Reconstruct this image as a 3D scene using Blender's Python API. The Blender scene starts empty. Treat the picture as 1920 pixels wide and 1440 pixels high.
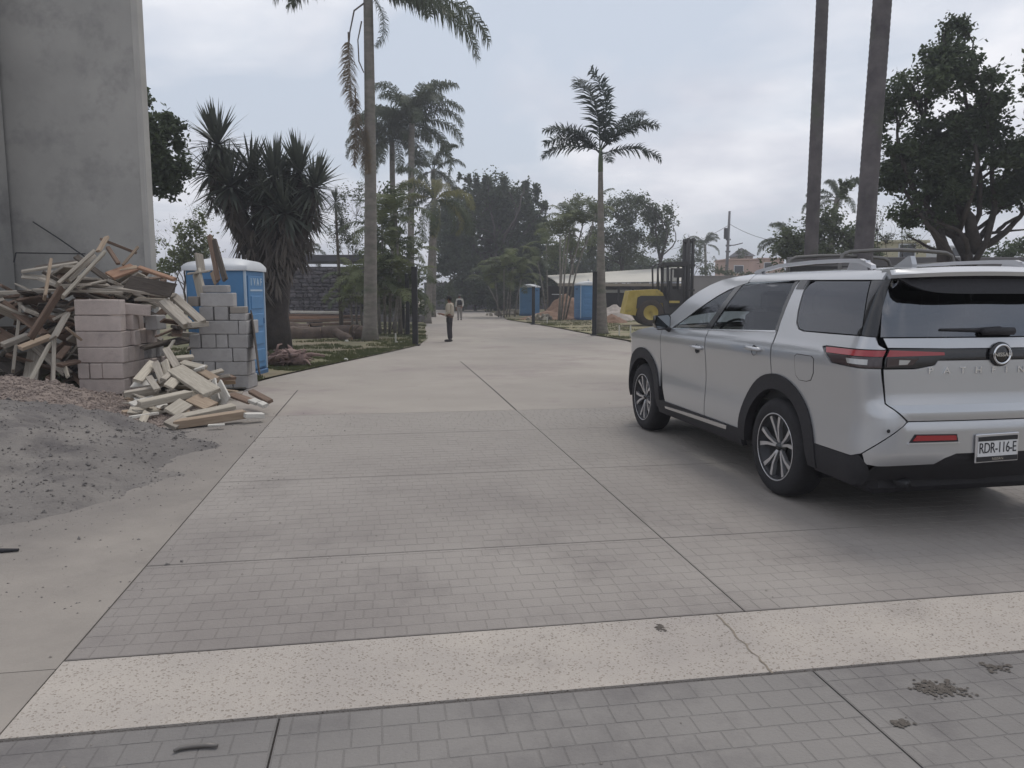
import bpy, bmesh, math, random
import numpy as np
from mathutils import Vector, Matrix, noise as mnoise

# ---------------------------------------------------------------- camera, sky, sun, exposure
SC = bpy.context.scene
COL = SC.collection
PI = math.pi
CH = 1.65; FPX = 1440.0; PITCH = math.atan(172/1440)
cam = bpy.data.cameras.new('camera'); camo = bpy.data.objects.new('camera', cam); COL.objects.link(camo)
cam.sensor_fit = 'HORIZONTAL'; cam.sensor_width = 36.0; cam.lens = 36.0*FPX/1920
cam.clip_start = 0.05; cam.clip_end = 3000
camo.location = (0, 0, CH); camo.rotation_euler = (PI/2-PITCH, 0, 0)
SC.camera = camo

SUN_EL = math.radians(62); SUN_AZ = math.radians(25)      # azimuth measured from +Y towards +X
W = bpy.data.worlds.new('World'); SC.world = W; W.use_nodes = True
nt = W.node_tree; N = nt.nodes; L = nt.links; N.clear()
def wn(t, **k):
    n = N.new(t)
    for a, b in k.items(): setattr(n, a, b)
    return n
tc = wn('ShaderNodeTexCoord'); sep = wn('ShaderNodeSeparateXYZ'); L.new(tc.outputs['Generated'], sep.inputs[0])
sky = wn('ShaderNodeTexSky', sky_type='NISHITA', sun_disc=False, sun_elevation=SUN_EL, sun_rotation=SUN_AZ, air_density=1.0, dust_density=2.0)
# cloud layer: project the direction on a plane so that the banks flatten towards the horizon
zc = wn('ShaderNodeMath', operation='MAXIMUM'); L.new(sep.outputs['Z'], zc.inputs[0]); zc.inputs[1].default_value = 0.0
za = wn('ShaderNodeMath', operation='ADD'); L.new(zc.outputs[0], za.inputs[0]); za.inputs[1].default_value = 0.22
dx = wn('ShaderNodeMath', operation='DIVIDE'); L.new(sep.outputs['X'], dx.inputs[0]); L.new(za.outputs[0], dx.inputs[1])
dy = wn('ShaderNodeMath', operation='DIVIDE'); L.new(sep.outputs['Y'], dy.inputs[0]); L.new(za.outputs[0], dy.inputs[1])
cmb = wn('ShaderNodeCombineXYZ'); L.new(dx.outputs[0], cmb.inputs[0]); L.new(dy.outputs[0], cmb.inputs[1]); cmb.inputs[2].default_value = 3.7
n1 = wn('ShaderNodeTexNoise'); n1.inputs['Scale'].default_value = 1.25; n1.inputs['Detail'].default_value = 7; n1.inputs['Roughness'].default_value = 0.5
n1.inputs['Distortion'].default_value = 0.25; L.new(cmb.outputs[0], n1.inputs['Vector'])
r1 = wn('ShaderNodeValToRGB'); L.new(n1.outputs['Fac'], r1.inputs[0])
r1.color_ramp.elements[0].position = 0.40; r1.color_ramp.elements[0].color = (0, 0, 0, 1)
r1.color_ramp.elements[1].position = 0.56; r1.color_ramp.elements[1].color = (1, 1, 1, 1)
n2 = wn('ShaderNodeTexNoise'); n2.inputs['Scale'].default_value = 2.3; n2.inputs['Detail'].default_value = 6; L.new(cmb.outputs[0], n2.inputs['Vector'])
r2 = wn('ShaderNodeValToRGB'); L.new(n2.outputs['Fac'], r2.inputs[0])
r2.color_ramp.elements[0].position = 0.34; r2.color_ramp.elements[0].color = (4.95, 5.15, 5.8, 1)
r2.color_ramp.elements[1].position = 0.66; r2.color_ramp.elements[1].color = (7.2, 7.25, 7.6, 1)
gap = wn('ShaderNodeMix', data_type='RGBA'); gap.inputs['Factor'].default_value = 0.86       # thin veil over the blue
L.new(sky.outputs[0], gap.inputs['A']); gap.inputs['B'].default_value = (4.55, 4.98, 5.65, 1)
mx = wn('ShaderNodeMix', data_type='RGBA'); L.new(r1.outputs[0], mx.inputs['Factor']); L.new(gap.outputs['Result'], mx.inputs['A']); L.new(r2.outputs[0], mx.inputs['B'])
bg = wn('ShaderNodeBackground'); bg.inputs['Strength'].default_value = 0.116; L.new(mx.outputs['Result'], bg.inputs['Color'])
wo = wn('ShaderNodeOutputWorld'); L.new(bg.outputs[0], wo.inputs['Surface'])

sl = bpy.data.lights.new('sun', 'SUN'); sl.energy = 1.25; sl.angle = math.radians(22); sl.color = (1.0, 0.95, 0.88)
so = bpy.data.objects.new('sun', sl); COL.objects.link(so)
sd = Vector((math.cos(SUN_EL)*math.sin(SUN_AZ), math.cos(SUN_EL)*math.cos(SUN_AZ), math.sin(SUN_EL)))
so.rotation_euler = sd.to_track_quat('Z', 'Y').to_euler(); so.location = (0, 0, 40)
SC.view_settings.view_transform = 'Standard'; SC.view_settings.look = 'None'
SC.view_settings.exposure = 0.25; SC.view_settings.gamma = 1.0; SC.view_settings.use_curve_mapping = False
SC.render.engine = 'CYCLES'
SC.cycles.max_bounces = 8; SC.cycles.diffuse_bounces = 3; SC.cycles.glossy_bounces = 3; SC.cycles.transparent_max_bounces = 12
SC.cycles.use_denoising = True

# ---------------------------------------------------------------- helpers
rnd = random.Random(7)
def ray(x, y):
    a = (x-960)/FPX; b = (720-y)/FPX
    return Vector((a, math.cos(PITCH)+b*math.sin(PITCH), -math.sin(PITCH)+b*math.cos(PITCH)))
def gz(y):
    t = min(1.0, max(0.0, (y-9)/20)); return -0.2*t*t*(3-2*t)
def at(x, y, Y):
    d = ray(x, y); t = Y/d.y
    return Vector((t*d.x, Y, CH+t*d.z))
def onground(x, Y):
    """point on the ground at distance Y in the direction of picture column x"""
    p = at(x, 600, Y); return Vector((p.x, Y, gz(Y)))
RA = math.radians(9.5)                                     # the drive runs 9.5 degrees off the viewing axis
E1 = Vector((math.cos(RA), math.sin(RA), 0)); E2 = Vector((-math.sin(RA), math.cos(RA), 0))
def rp(p, q, z=0.0):
    v = E1*p+E2*q; v.z = gz(v.y)+z; return v

class MB:
    def __init__(s): s.v = []; s.f = []; s.m = []
    def add(s, vs, fs, mi=0):
        o = len(s.v); s.v += [tuple(v) for v in vs]; s.f += [tuple(i+o for i in f) for f in fs]; s.m += [mi]*len(fs); return s
    def box(s, c, size, M=None, mi=0, taper=1.0):
        x, y, z = (size[0]/2, size[1]/2, size[2]/2); c = Vector(c); t = taper
        vs = [Vector(p) for p in ((-x,-y,-z),(x,-y,-z),(x,y,-z),(-x,y,-z),(-x*t,-y*t,z),(x*t,-y*t,z),(x*t,y*t,z),(-x*t,y*t,z))]
        if M is not None: vs = [M@v for v in vs]
        return s.add([v+c for v in vs], [(0,3,2,1),(4,5,6,7),(0,1,5,4),(1,2,6,5),(2,3,7,6),(3,0,4,7)], mi)
    def bbox(s, c, size, b=0.01, M=None, mi=0):
        """box with chamfered edges"""
        x, y, z = (size[0]/2, size[1]/2, size[2]/2); b = min(b, x*.9, y*.9, z*.9); c = Vector(c); vs = []
        for sz in (-1, 1):
            for k in (0, 1):
                for (sx, sy) in ((-1,-1),(1,-1),(1,1),(-1,1)):
                    if k == 0: vs.append(Vector((sx*(x-b), sy*(y-b), sz*z)))
                    else: vs.append(Vector((sx*(x-b), sy*y, sz*(z-b)))); vs.append(Vector((sx*x, sy*(y-b), sz*(z-b))))
        B0 = [0,1,2,3]; B1 = list(range(4,12)); T0 = [12,13,14,15]; T1 = list(range(16,24))
        # ring order of B1/T1: per corner (y-face vertex, x-face vertex)
        ring = [1,0,2,3,5,4,6,7]   # counterclockwise seen from above, starting at corner 0 x-face
        rb = [B1[i] for i in ring]; rt = [T1[i] for i in ring]
        fs = [(3,2,1,0), (12,13,14,15)]
        for i in range(8): fs.append((rb[i], rb[(i+1)%8], rt[(i+1)%8], rt[i]))
        own = [0,0,1,1,2,2,3,3]
        for i in range(8):
            j = (i+1)%8
            if own[i] == own[j]: fs.append((B0[own[i]], rb[j], rb[i])); fs.append((T0[own[i]], rt[i], rt[j]))
            else: fs.append((B0[own[i]], B0[own[j]], rb[j], rb[i])); fs.append((T0[own[j]], T0[own[i]], rt[i], rt[j]))
        if M is not None: vs = [M@v for v in vs]
        return s.add([v+c for v in vs], fs, mi)
    def tube(s, pts, rad, n=8, mi=0, cap=True):
        pts = [Vector(p) for p in pts]; k = len(pts)
        if not hasattr(rad, '__len__'): rad = [rad]*k
        o = len(s.v); ref = None; vs = []; fs = []
        for i, p in enumerate(pts):
            t = (pts[min(i+1, k-1)]-pts[max(i-1, 0)])
            t = t.normalized() if t.length > 1e-9 else Vector((0,0,1))
            if ref is None: ref = t.orthogonal().normalized()
            ref = (ref-t*ref.dot(t)); ref = ref.normalized() if ref.length > 1e-6 else t.orthogonal().normalized()
            b = t.cross(ref)
            for j in range(n):
                a = 2*PI*j/n; vs.append(p+(ref*math.cos(a)+b*math.sin(a))*rad[i])
        for i in range(k-1):
            for j in range(n):
                fs.append((i*n+j, i*n+(j+1)%n, (i+1)*n+(j+1)%n, (i+1)*n+j))
        if cap: fs.append(tuple(range(n-1, -1, -1))); fs.append(tuple((k-1)*n+j for j in range(n)))
        return s.add(vs, fs, mi)
    def lathe(s, prof, n=24, M=None, mi=0, axis='z', close=False):
        vs = []; fs = []; k = len(prof)
        for j in range(n):
            a = 2*PI*j/n
            for r, z in prof:
                v = Vector((r*math.cos(a), r*math.sin(a), z))
                if axis == 'y': v = Vector((v.x, v.z, -v.y)) if False else Vector((r*math.cos(a), z, r*math.sin(a)))
                vs.append(M@v if M is not None else v)
        for j in range(n):
            for i in range(k-1):
                a, b = j*k+i, ((j+1)%n)*k+i
                fs.append((a, b, b+1, a+1) if axis != 'y' else (a, a+1, b+1, b))
        return s.add(vs, fs, mi)
    def prism(s, poly, h0, h1, fn, mi=0):
        """extrude a 2-D outline between two heights; fn(x, y, h) gives the point"""
        n = len(poly); vs = [fn(x, y, h0) for x, y in poly]+[fn(x, y, h1) for x, y in poly]
        fs = [tuple(range(n-1, -1, -1)), tuple(range(n, 2*n))]+[(i, (i+1)%n, n+(i+1)%n, n+i) for i in range(n)]
        return s.add(vs, fs, mi)

def mesh_from(name, mb, mats, smooth=False):
    me = bpy.data.meshes.new(name); me.from_pydata(mb.v, [], mb.f)
    for m in (mats if isinstance(mats, (list, tuple)) else [mats]): me.materials.append(m)
    if any(mb.m): me.polygons.foreach_set('material_index', mb.m)
    if smooth: me.polygons.foreach_set('use_smooth', [True]*len(me.polygons))
    me.update(); return me
BASE = {}
def link(name, me, parent=None, loc=None):
    o = bpy.data.objects.new(name, me); COL.objects.link(o)
    if parent is not None: o.parent = parent
    if loc is not None: o.location = loc
    return o
def obj(name, mb, mats, parent=None, smooth=False, loc=None, world=False):
    """one mesh object; world=True: vertices are world coordinates, made local to an unrotated parent"""
    if world and parent is not None:
        b = Vector(BASE[parent.name]); mb.v = [(v[0]-b.x, v[1]-b.y, v[2]-b.z) for v in mb.v]
    return link(name, mesh_from(name, mb, mats, smooth), parent, loc)
def tag(o, label=None, cat=None, group=None, kind=None):
    if label: o['label'] = label
    if cat: o['category'] = cat
    if group: o['group'] = group
    if kind: o['kind'] = kind
    return o
def thing(name, label, cat, loc=(0,0,0), rotz=0.0, group=None):
    o = bpy.data.objects.new(name, None); COL.objects.link(o); o.empty_display_size = 0.2
    o.location = loc; o.rotation_euler = (0, 0, rotz); BASE[o.name] = Vector(loc)
    return tag(o, label, cat, group)
def copy_tree(o, parent=None):
    c = o.copy(); COL.objects.link(c); c.parent = parent; BASE[c.name] = Vector(c.location)
    for ch in list(o.children): copy_tree(ch, c)
    return c
def auto_smooth(o, deg=35):
    me = o.data
    me.polygons.foreach_set('use_smooth', [True]*len(me.polygons))
    me.set_sharp_from_angle(angle=math.radians(deg)); return o

# ---------------------------------------------------------------- materials
MATS = {}
def srgb(r, g, b):
    f = lambda c: (c/255/12.92) if c/255 <= 0.04045 else ((c/255+0.055)/1.055)**2.4
    return (f(r), f(g), f(b))
def mat(name, col, rough=0.8, var=0.0, scale=3.0, col2=None, bump=0.0, bscale=30.0, metal=0.0, coat=0.0, spec=0.4, objvar=0.0, stain=None, trans=0.0, stretch=None, detail=6, cont=False):
    """procedural principled material: colour broken up by two octaves of noise (object space), fine bump, optional per-object shift"""
    if name in MATS: return MATS[name]
    m = bpy.data.materials.new(name); m.use_nodes = True; t = m.node_tree; n = t.nodes; l = t.links
    p = n['Principled BSDF']; p.inputs['Roughness'].default_value = rough; p.inputs['Metallic'].default_value = metal
    p.inputs['Specular IOR Level'].default_value = spec; p.inputs['Coat Weight'].default_value = coat; p.inputs['Coat Roughness'].default_value = 0.06
    c = (*col, 1)
    tcn = n.new('ShaderNodeTexCoord'); vec = tcn.outputs['Object']
    if stretch:
        mp = n.new('ShaderNodeMapping'); mp.inputs['Scale'].default_value = stretch; l.new(vec, mp.inputs[0]); vec = mp.outputs[0]
    oi = n.new('ShaderNodeObjectInfo')
    ad = n.new('ShaderNodeVectorMath'); ad.operation = 'ADD'; l.new(vec, ad.inputs[0])
    sc = n.new('ShaderNodeVectorMath'); sc.operation = 'SCALE'; sc.inputs[0].default_value = (7.3, 3.1, 5.7); (l.new(oi.outputs['Random'], sc.inputs['Scale']) if not cont else setattr(sc.inputs['Scale'], 'default_value', 1.0)); l.new(sc.outputs[0], ad.inputs[1]); vec = ad.outputs[0]
    out = None
    if var > 0 or col2:
        a = n.new('ShaderNodeTexNoise'); a.inputs['Scale'].default_value = scale; a.inputs['Detail'].default_value = detail; a.inputs['Roughness'].default_value = 0.62; l.new(vec, a.inputs['Vector'])
        r = n.new('ShaderNodeValToRGB'); l.new(a.outputs['Fac'], r.inputs[0])
        c2 = col2 if col2 else tuple(min(1, x*(1+var)) for x in col); c1 = tuple(x*(1-var) for x in col) if not col2 else col
        r.color_ramp.elements[0].position = 0.32; r.color_ramp.elements[0].color = (*c1, 1)
        r.color_ramp.elements[1].position = 0.68; r.color_ramp.elements[1].color = (*c2, 1)
        out = r.outputs[0]
    if stain:
        sc_, s_scale, s_lo, s_hi = stain
        a = n.new('ShaderNodeTexNoise'); a.inputs['Scale'].default_value = s_scale; a.inputs['Detail'].default_value = 7; a.inputs['Roughness'].default_value = 0.68; l.new(vec, a.inputs['Vector'])
        r = n.new('ShaderNodeMapRange'); r.inputs['From Min'].default_value = s_lo; r.inputs['From Max'].default_value = s_hi; l.new(a.outputs['Fac'], r.inputs['Value'])
        mx = n.new('ShaderNodeMix'); mx.data_type = 'RGBA'; l.new(r.outputs[0], mx.inputs['Factor'])
        if out is not None: l.new(out, mx.inputs['A'])
        else: mx.inputs['A'].default_value = c
        mx.inputs['B'].default_value = (*sc_, 1); out = mx.outputs['Result']
    if objvar > 0:
        mr = n.new('ShaderNodeMapRange'); mr.inputs['To Min'].default_value = 1-objvar; mr.inputs['To Max'].default_value = 1+objvar; l.new(oi.outputs['Random'], mr.inputs['Value'])
        h = n.new('ShaderNodeHueSaturation'); l.new(mr.outputs[0], h.inputs['Value'])
        if out is not None: l.new(out, h.inputs['Color'])
        else: h.inputs['Color'].default_value = c
        out = h.outputs[0]
    if out is not None: l.new(out, p.inputs['Base Color'])
    else: p.inputs['Base Color'].default_value = c
    if bump > 0:
        b = n.new('ShaderNodeTexNoise'); b.inputs['Scale'].default_value = bscale; b.inputs['Detail'].default_value = 5; l.new(vec, b.inputs['Vector'])
        bn = n.new('ShaderNodeBump'); bn.inputs['Strength'].default_value = bump; bn.inputs['Distance'].default_value = 0.02; l.new(b.outputs['Fac'], bn.inputs['Height']); l.new(bn.outputs[0], p.inputs['Normal'])
    if trans > 0:                                     # thin leaves let light through
        tb = n.new('ShaderNodeBsdfTranslucent'); ms = n.new('ShaderNodeMixShader'); ms.inputs[0].default_value = trans
        if out is not None: l.new(out, tb.inputs['Color'])
        else: tb.inputs['Color'].default_value = c
        l.new(p.outputs[0], ms.inputs[1]); l.new(tb.outputs[0], ms.inputs[2]); l.new(ms.outputs[0], n['Material Output'].inputs['Surface'])
    MATS[name] = m; return m
def glass(name, tint, rough=0.02, refl=1.5):
    if name in MATS: return MATS[name]
    m = bpy.data.materials.new(name); m.use_nodes = True; t = m.node_tree; n = t.nodes; l = t.links; n.remove(n['Principled BSDF'])
    tr = n.new('ShaderNodeBsdfTransparent'); tr.inputs[0].default_value = (*tint, 1)
    g = n.new('ShaderNodeBsdfGlossy'); g.inputs['Roughness'].default_value = rough; g.inputs['Color'].default_value = (0.9, 0.93, 1, 1)
    f = n.new('ShaderNodeFresnel'); f.inputs['IOR'].default_value = refl
    ms = n.new('ShaderNodeMixShader'); l.new(f.outputs[0], ms.inputs[0]); l.new(tr.outputs[0], ms.inputs[1]); l.new(g.outputs[0], ms.inputs[2])
    l.new(ms.outputs[0], n['Material Output'].inputs['Surface']); MATS[name] = m; return m

def stamp_mat(name, k, c1, c2, st, dust):
    """concrete with continuous stains; pale dust covers it more and more away from the street. k scales the tone (joints are k < 1)"""
    f = lambda c: tuple(x*k for x in srgb(*c))
    m = mat(name, f(c1), .87, col2=f(c2), scale=.42, stain=(f(st), 1.2, .50, .78), bump=.3, bscale=60, detail=10, cont=True)
    if dust:
        t = m.node_tree; n = t.nodes; l = t.links; p = n['Principled BSDF']; src = p.inputs['Base Color'].links[0].from_socket
        tcn = n.new('ShaderNodeTexCoord'); sx = n.new('ShaderNodeSeparateXYZ'); l.new(tcn.outputs['Object'], sx.inputs[0])
        nz = n.new('ShaderNodeTexNoise'); nz.inputs['Scale'].default_value = .7; nz.inputs['Detail'].default_value = 7; l.new(tcn.outputs['Object'], nz.inputs['Vector'])
        ma = n.new('ShaderNodeMath'); ma.operation = 'MULTIPLY_ADD'; l.new(nz.outputs['Fac'], ma.inputs[0]); ma.inputs[1].default_value = 6.0; l.new(sx.outputs['Y'], ma.inputs[2])
        mr = n.new('ShaderNodeMapRange'); mr.inputs['From Min'].default_value = 7.0; mr.inputs['From Max'].default_value = 14.5; mr.inputs['To Max'].default_value = .95; l.new(ma.outputs[0], mr.inputs['Value'])
        mx = n.new('ShaderNodeMix'); mx.data_type = 'RGBA'; l.new(mr.outputs[0], mx.inputs['Factor']); l.new(src, mx.inputs['A']); kk = (1+k)/2; mx.inputs['B'].default_value = (*[x*kk for x in srgb(147,141,134)], 1); l.new(mx.outputs['Result'], p.inputs['Base Color'])
    return m
M_stamp = stamp_mat('stamped_concrete', 1.0, (124,118,114), (149,143,137), (114,108,105), True)
M_stampd = stamp_mat('stamped_concrete_grey', 1.0, (108,105,103), (130,126,122), (92,88,88), False)
M_joint = stamp_mat('joint_dust', .89, (124,118,114), (149,143,137), (114,108,105), True)
M_jointd = stamp_mat('joint_dirt', .85, (108,105,103), (130,126,122), (92,88,88), False)
M_drive = mat('drive_concrete', srgb(139,132,125), .9, col2=srgb(158,151,142), scale=.25, stain=(srgb(132,121,119), .8, .52, .75), bump=.15, bscale=40, detail=9)
M_strip = mat('pale_concrete', srgb(124,118,112), .9, col2=srgb(146,139,131), scale=.9, stain=(srgb(118,112,107), 2.0, .58, .8), bump=.2, bscale=50)
M_cut = mat('saw_cut', srgb(62,57,56), .95, var=.2)
M_soil = mat('bare_soil', srgb(122,112,98), .95, col2=srgb(150,140,124), scale=1.2, stain=(srgb(96,100,74), .7, .5, .7), bump=.4, bscale=18)
M_lawn = mat('lawn_turf', srgb(84,86,60), .95, col2=srgb(112,108,80), scale=1.1, stain=(srgb(126,114,95), .5, .46, .66), bump=.5, bscale=25)
def dirty_strip():
    """grey sand trodden and washed out over the pale strip round the heap, thinning with distance"""
    t = M_strip.node_tree; n = t.nodes; l = t.links; p = n['Principled BSDF']; src = p.inputs['Base Color'].links[0].from_socket
    tcn = n.new('ShaderNodeTexCoord'); d = n.new('ShaderNodeVectorMath'); d.operation = 'DISTANCE'; l.new(tcn.outputs['Object'], d.inputs[0]); d.inputs[1].default_value = (-7.2, 7.0, 0)
    nz = n.new('ShaderNodeTexNoise'); nz.inputs['Scale'].default_value = 1.6; nz.inputs['Detail'].default_value = 8; nz.inputs['Roughness'].default_value = .7; l.new(tcn.outputs['Object'], nz.inputs['Vector'])
    ma = n.new('ShaderNodeMath'); ma.operation = 'MULTIPLY_ADD'; l.new(nz.outputs['Fac'], ma.inputs[0]); ma.inputs[1].default_value = 2.4; l.new(d.outputs['Value'], ma.inputs[2])
    mr = n.new('ShaderNodeMapRange'); mr.inputs['From Min'].default_value = 4.7; mr.inputs['From Max'].default_value = 6.4; mr.inputs['To Min'].default_value = .9; mr.inputs['To Max'].default_value = 0; l.new(ma.outputs[0], mr.inputs['Value'])
    mx = n.new('ShaderNodeMix'); mx.data_type = 'RGBA'; l.new(mr.outputs[0], mx.inputs['Factor']); l.new(src, mx.inputs['A']); mx.inputs['B'].default_value = (*srgb(110,105,101), 1); l.new(mx.outputs['Result'], p.inputs['Base Color'])
dirty_strip()
def aggregate_mat():
    m = mat('exposed_aggregate', srgb(154,147,141), .85, col2=srgb(173,165,156), scale=1.0, stain=(srgb(134,127,121), 1.7, .58, .82))
    t = m.node_tree; n = t.nodes; l = t.links; p = n['Principled BSDF']
    src = p.inputs['Base Color'].links[0].from_socket
    tcn = n.new('ShaderNodeTexCoord'); v = n.new('ShaderNodeTexVoronoi'); v.inputs['Scale'].default_value = 125; l.new(tcn.outputs['Object'], v.inputs['Vector'])
    r = n.new('ShaderNodeValToRGB'); l.new(v.outputs['Color'], r.inputs[0]); e = r.color_ramp.elements
    e[0].position = 0.0; e[0].color = (*srgb(178,173,168), 1); e[1].position = 0.26; e[1].color = (1, 1, 1, 1)
    k = e.new(0.2); k.color = (*srgb(224,221,217), 1)
    mx = n.new('ShaderNodeMix'); mx.data_type = 'RGBA'; mx.blend_type = 'MULTIPLY'; mx.inputs['Factor'].default_value = 1
    l.new(src, mx.inputs['A']); l.new(r.outputs[0], mx.inputs['B']); l.new(mx.outputs['Result'], p.inputs['Base Color'])
    b = n.new('ShaderNodeBump'); b.inputs['Strength'].default_value = .5; b.inputs['Distance'].default_value = .006; l.new(v.outputs['Distance'], b.inputs['Height']); l.new(b.outputs[0], p.inputs['Normal'])
    return m
M_agg = aggregate_mat()

# ---------------------------------------------------------------- ground, drive, strips, lawns
def sheet(name, poly_rows, m, z, kind='structure'):
    """rows of (left, right) world xy points swept along the depth; follows the fall of the ground"""
    mb = MB(); vs = []
    K = 6
    for (a, b) in poly_rows:
        for k in range(K+1):
            t = k/K; x = a[0]*(1-t)+b[0]*t; y = a[1]*(1-t)+b[1]*t; vs.append((x, y, gz(y)+z))
    fs = [(i*(K+1)+k, i*(K+1)+k+1, (i+1)*(K+1)+k+1, (i+1)*(K+1)+k) for i in range(len(poly_rows)-1) for k in range(K)]
    mb.add(vs, fs); return tag(obj(name, mb, m), kind=kind)
ys = [-30, 0, 4, 8, 9]+[9+2*i for i in range(1, 11)]+[35, 50, 80, 140, 300, 900]
sheet('ground', [((-max(60, 1.2*abs(y)), y), (max(60, 1.2*abs(y)), y)) for y in ys], M_soil, -0.03)
def lerp_tab(tab, y):
    for (y0, x0), (y1, x1) in zip(tab, tab[1:]):
        if y <= y1: return x0+(x1-x0)*(y-y0)/(y1-y0)
    return tab[-1][1]
ROAD_L = [(9, -3.6), (12, -4.4), (14.6, -4.86), (18, -4.45), (22, -3.9), (26.7, -3.28), (30, -3.35), (38, -4.3), (47, -5.25), (60, -6.2), (90, -9.4)]
ROAD_R = [(9, 4.6), (20, 4.6), (27, 4.35), (29, 4.46), (33.5, 3.5), (39.5, 2.45), (45, 1.25), (52, -.35), (64, -.95), (90, -4.2)]
PR_ = 5.5
road_ys = [12.4+i for i in range(19)]+[32, 34, 36, 39, 42, 45, 48, 52, 56, 60, 66, 75, 90]
_a, _b = rp(-2.9, 10.6), rp(PR_, 10.6)
sheet('driveway', [((_a.x, _a.y), (_b.x, _b.y))]+[((lerp_tab(ROAD_L, y), y), (lerp_tab(ROAD_R, y), y)) for y in road_ys], M_drive, 0.0)
M_ln = M_lawn
lawn_ys = [13.2, 14.6, 16, 18, 20, 22, 24, 26.7, 28, 30, 34, 40, 47, 60, 90]
sheet('lawn', [((-30, y), (lerp_tab(ROAD_L, y)-.0, y)) for y in lawn_ys], M_lawn, 0.03)
M_verge = mat('dry_verge', srgb(142,130,112), .95, col2=srgb(122,118,84), scale=.9, stain=(srgb(86,96,56), 1.0, .52, .68), bump=.5, bscale=20)
sheet('verge', [((3.9, 11.42), (60, 11.42))]+[((lerp_tab(ROAD_R, y), y), (60, y)) for y in [12.4, 16, 20, 27, 29, 33.5, 39.5, 45, 52, 64, 90]], M_verge, 0.05)
# plain base under the stamped slabs (its top is the dust-filled joint level)
def patch(name, p0, p1, q0, q1, m, z, parent=None, kind='structure', nq=4):
    mb = MB(); vs = []; fs = []
    for i in range(nq+1):
        q = q0+(q1-q0)*i/nq; vs += [rp(p0, q, z), rp(p1, q, z)]
    for i in range(nq): fs.append((2*i, 2*i+1, 2*i+3, 2*i+2))
    mb.add(vs, fs); o = obj(name, mb, m, parent)
    if kind: tag(o, kind=kind)
    return o
PL, PC, PR = -1.45, 1.83, 5.5
def slabbox(name, p0, p1, q0, q1, m, ztop, th=0.1, g=0.004):
    mb = MB(); nq = max(1, int((q1-q0)/2)); vs = []; fs = []
    for i in range(nq+1):
        q = q0+g+(q1-q0-2*g)*i/nq
        vs += [rp(p0+g, q, ztop-th), rp(p1-g, q, ztop-th), rp(p1-g, q, ztop), rp(p0+g, q, ztop)]
    for i in range(nq):
        a, b = 4*i, 4*i+4
        fs += [(a+3, a+2, b+2, b+3), (a, a+3, b+3, b), (a+2, a+1, b+1, b+2)]
    fs += [(0, 1, 2, 3), (4*nq+3, 4*nq+2, 4*nq+1, 4*nq)]
    mb.add(vs, fs); return tag(obj(name, mb, m), kind='structure')
patch('joint_bed', -9, PR+.1, -6, 10.6, M_cut, -0.016, nq=8)
band = slabbox('aggregate_band', PL, 7.5, 2.95, 3.57, M_agg, 0.002)
slabbox('pale_strip', -9, PL, 3.50, 10.6, M_strip, 0.0)
slabbox('pale_strip', -9, PL, -6, 3.50, M_strip, 0.001)
slabbox('pale_strip', PR, 8.5, 3.58, 10.6, M_strip, -0.004)
# stamped slabs with their tiles
TS = 0.118
slabs = []
def stamped(p0, p1, q0, q1, m_t, m_j, seed, dens_q=99):
    r = random.Random(seed)
    o = slabbox('stamped_slab', p0, p1, q0, q1, m_j, -0.0014)
    tiles = []; row = 0; q = q0+.006
    while q < q1-.03:
        h = TS*r.choice((1, 1, 1.05, .95, 1.1)); h = min(h, q1-.006-q); p = p0+.006-(r.random()*TS*1.5)
        while p < p1-.03:
            w = TS*r.choice((.9, .95, 1.05, .8, 1.2)); a, b = max(p, p0+.006), min(p+w, p1-.006)
            gap = r.choice((.0008, .0014, .002, .0028, .0036))
            if b-a > .02: tiles.append((a+gap/2, b-gap/2, q+gap/2, q+h-gap/2, r.gauss(0, .0003)))
            p += w
        q += h; row += 1
    slabs.append((o, tiles, m_t)); return o
for (a, b) in ((-1.45, -.43), (-.43, PC), (PC, PR)): stamped(a, b, .9, 2.94, M_stampd, M_jointd, int(a*100)+5)
stamped(-9, -1.45, -6, 2.94, M_stampd, M_jointd, 3) if False else None
for (q0, q1) in ((3.58, 4.80), (4.80, 6.90)):
    for (a, b) in ((PL, PC), (PC, PR)): stamped(a, b, q0, q1, M_stamp, M_joint, int(q0*10+a*7))
for (q0, q1) in ((6.90, 9.0), (9.0, 10.6)):
    for (a, b) in ((PL, PC), (PC, PR)): stamped(a, b, q0, q1, M_stamp, M_joint, int(q0*10+a*7))
def tile_mb(t):
    a, b, c, d, dz = t; e = .003; mb = MB(); z = dz
    vs = [rp(a, c, -.004), rp(b, c, -.004), rp(b, d, -.004), rp(a, d, -.004), rp(a+e, c+e, z), rp(b-e, c+e, z), rp(b-e, d-e, z), rp(a+e, d-e, z)]
    mb.add(vs, [(4,5,6,7),(0,1,5,4),(1,2,6,5),(2,3,7,6),(3,0,4,7)]); return mb
def in_view(p):
    f = p.y*math.cos(PITCH)-(p.z-CH)*math.sin(PITCH)
    if f <= .3: return False
    u = p.y*math.sin(PITCH)+(p.z-CH)*math.cos(PITCH); x = 960+FPX*p.x/f; y = 720-FPX*u/f
    return -40 < x < 1960 and y < 1480
flat = []
for o, tiles, m in slabs:
    for t in tiles:
        c = rp((t[0]+t[1])/2, (t[2]+t[3])/2); flat.append((c.length, in_view(c), t, o, m))
flat.sort(key=lambda x: x[0]); near = 0; rest = {}
for dst, vis, t, o, m in flat:
    mb = tile_mb(t)
    if vis and near < 300: near += 1; obj('paver', mb, m, o)
    else: rest.setdefault(o.name, (o, m, MB()))[2].add(mb.v, mb.f)
for o, m, mb in rest.values(): tag(obj('pavers_far', mb, m, o), kind='stuff')
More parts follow.
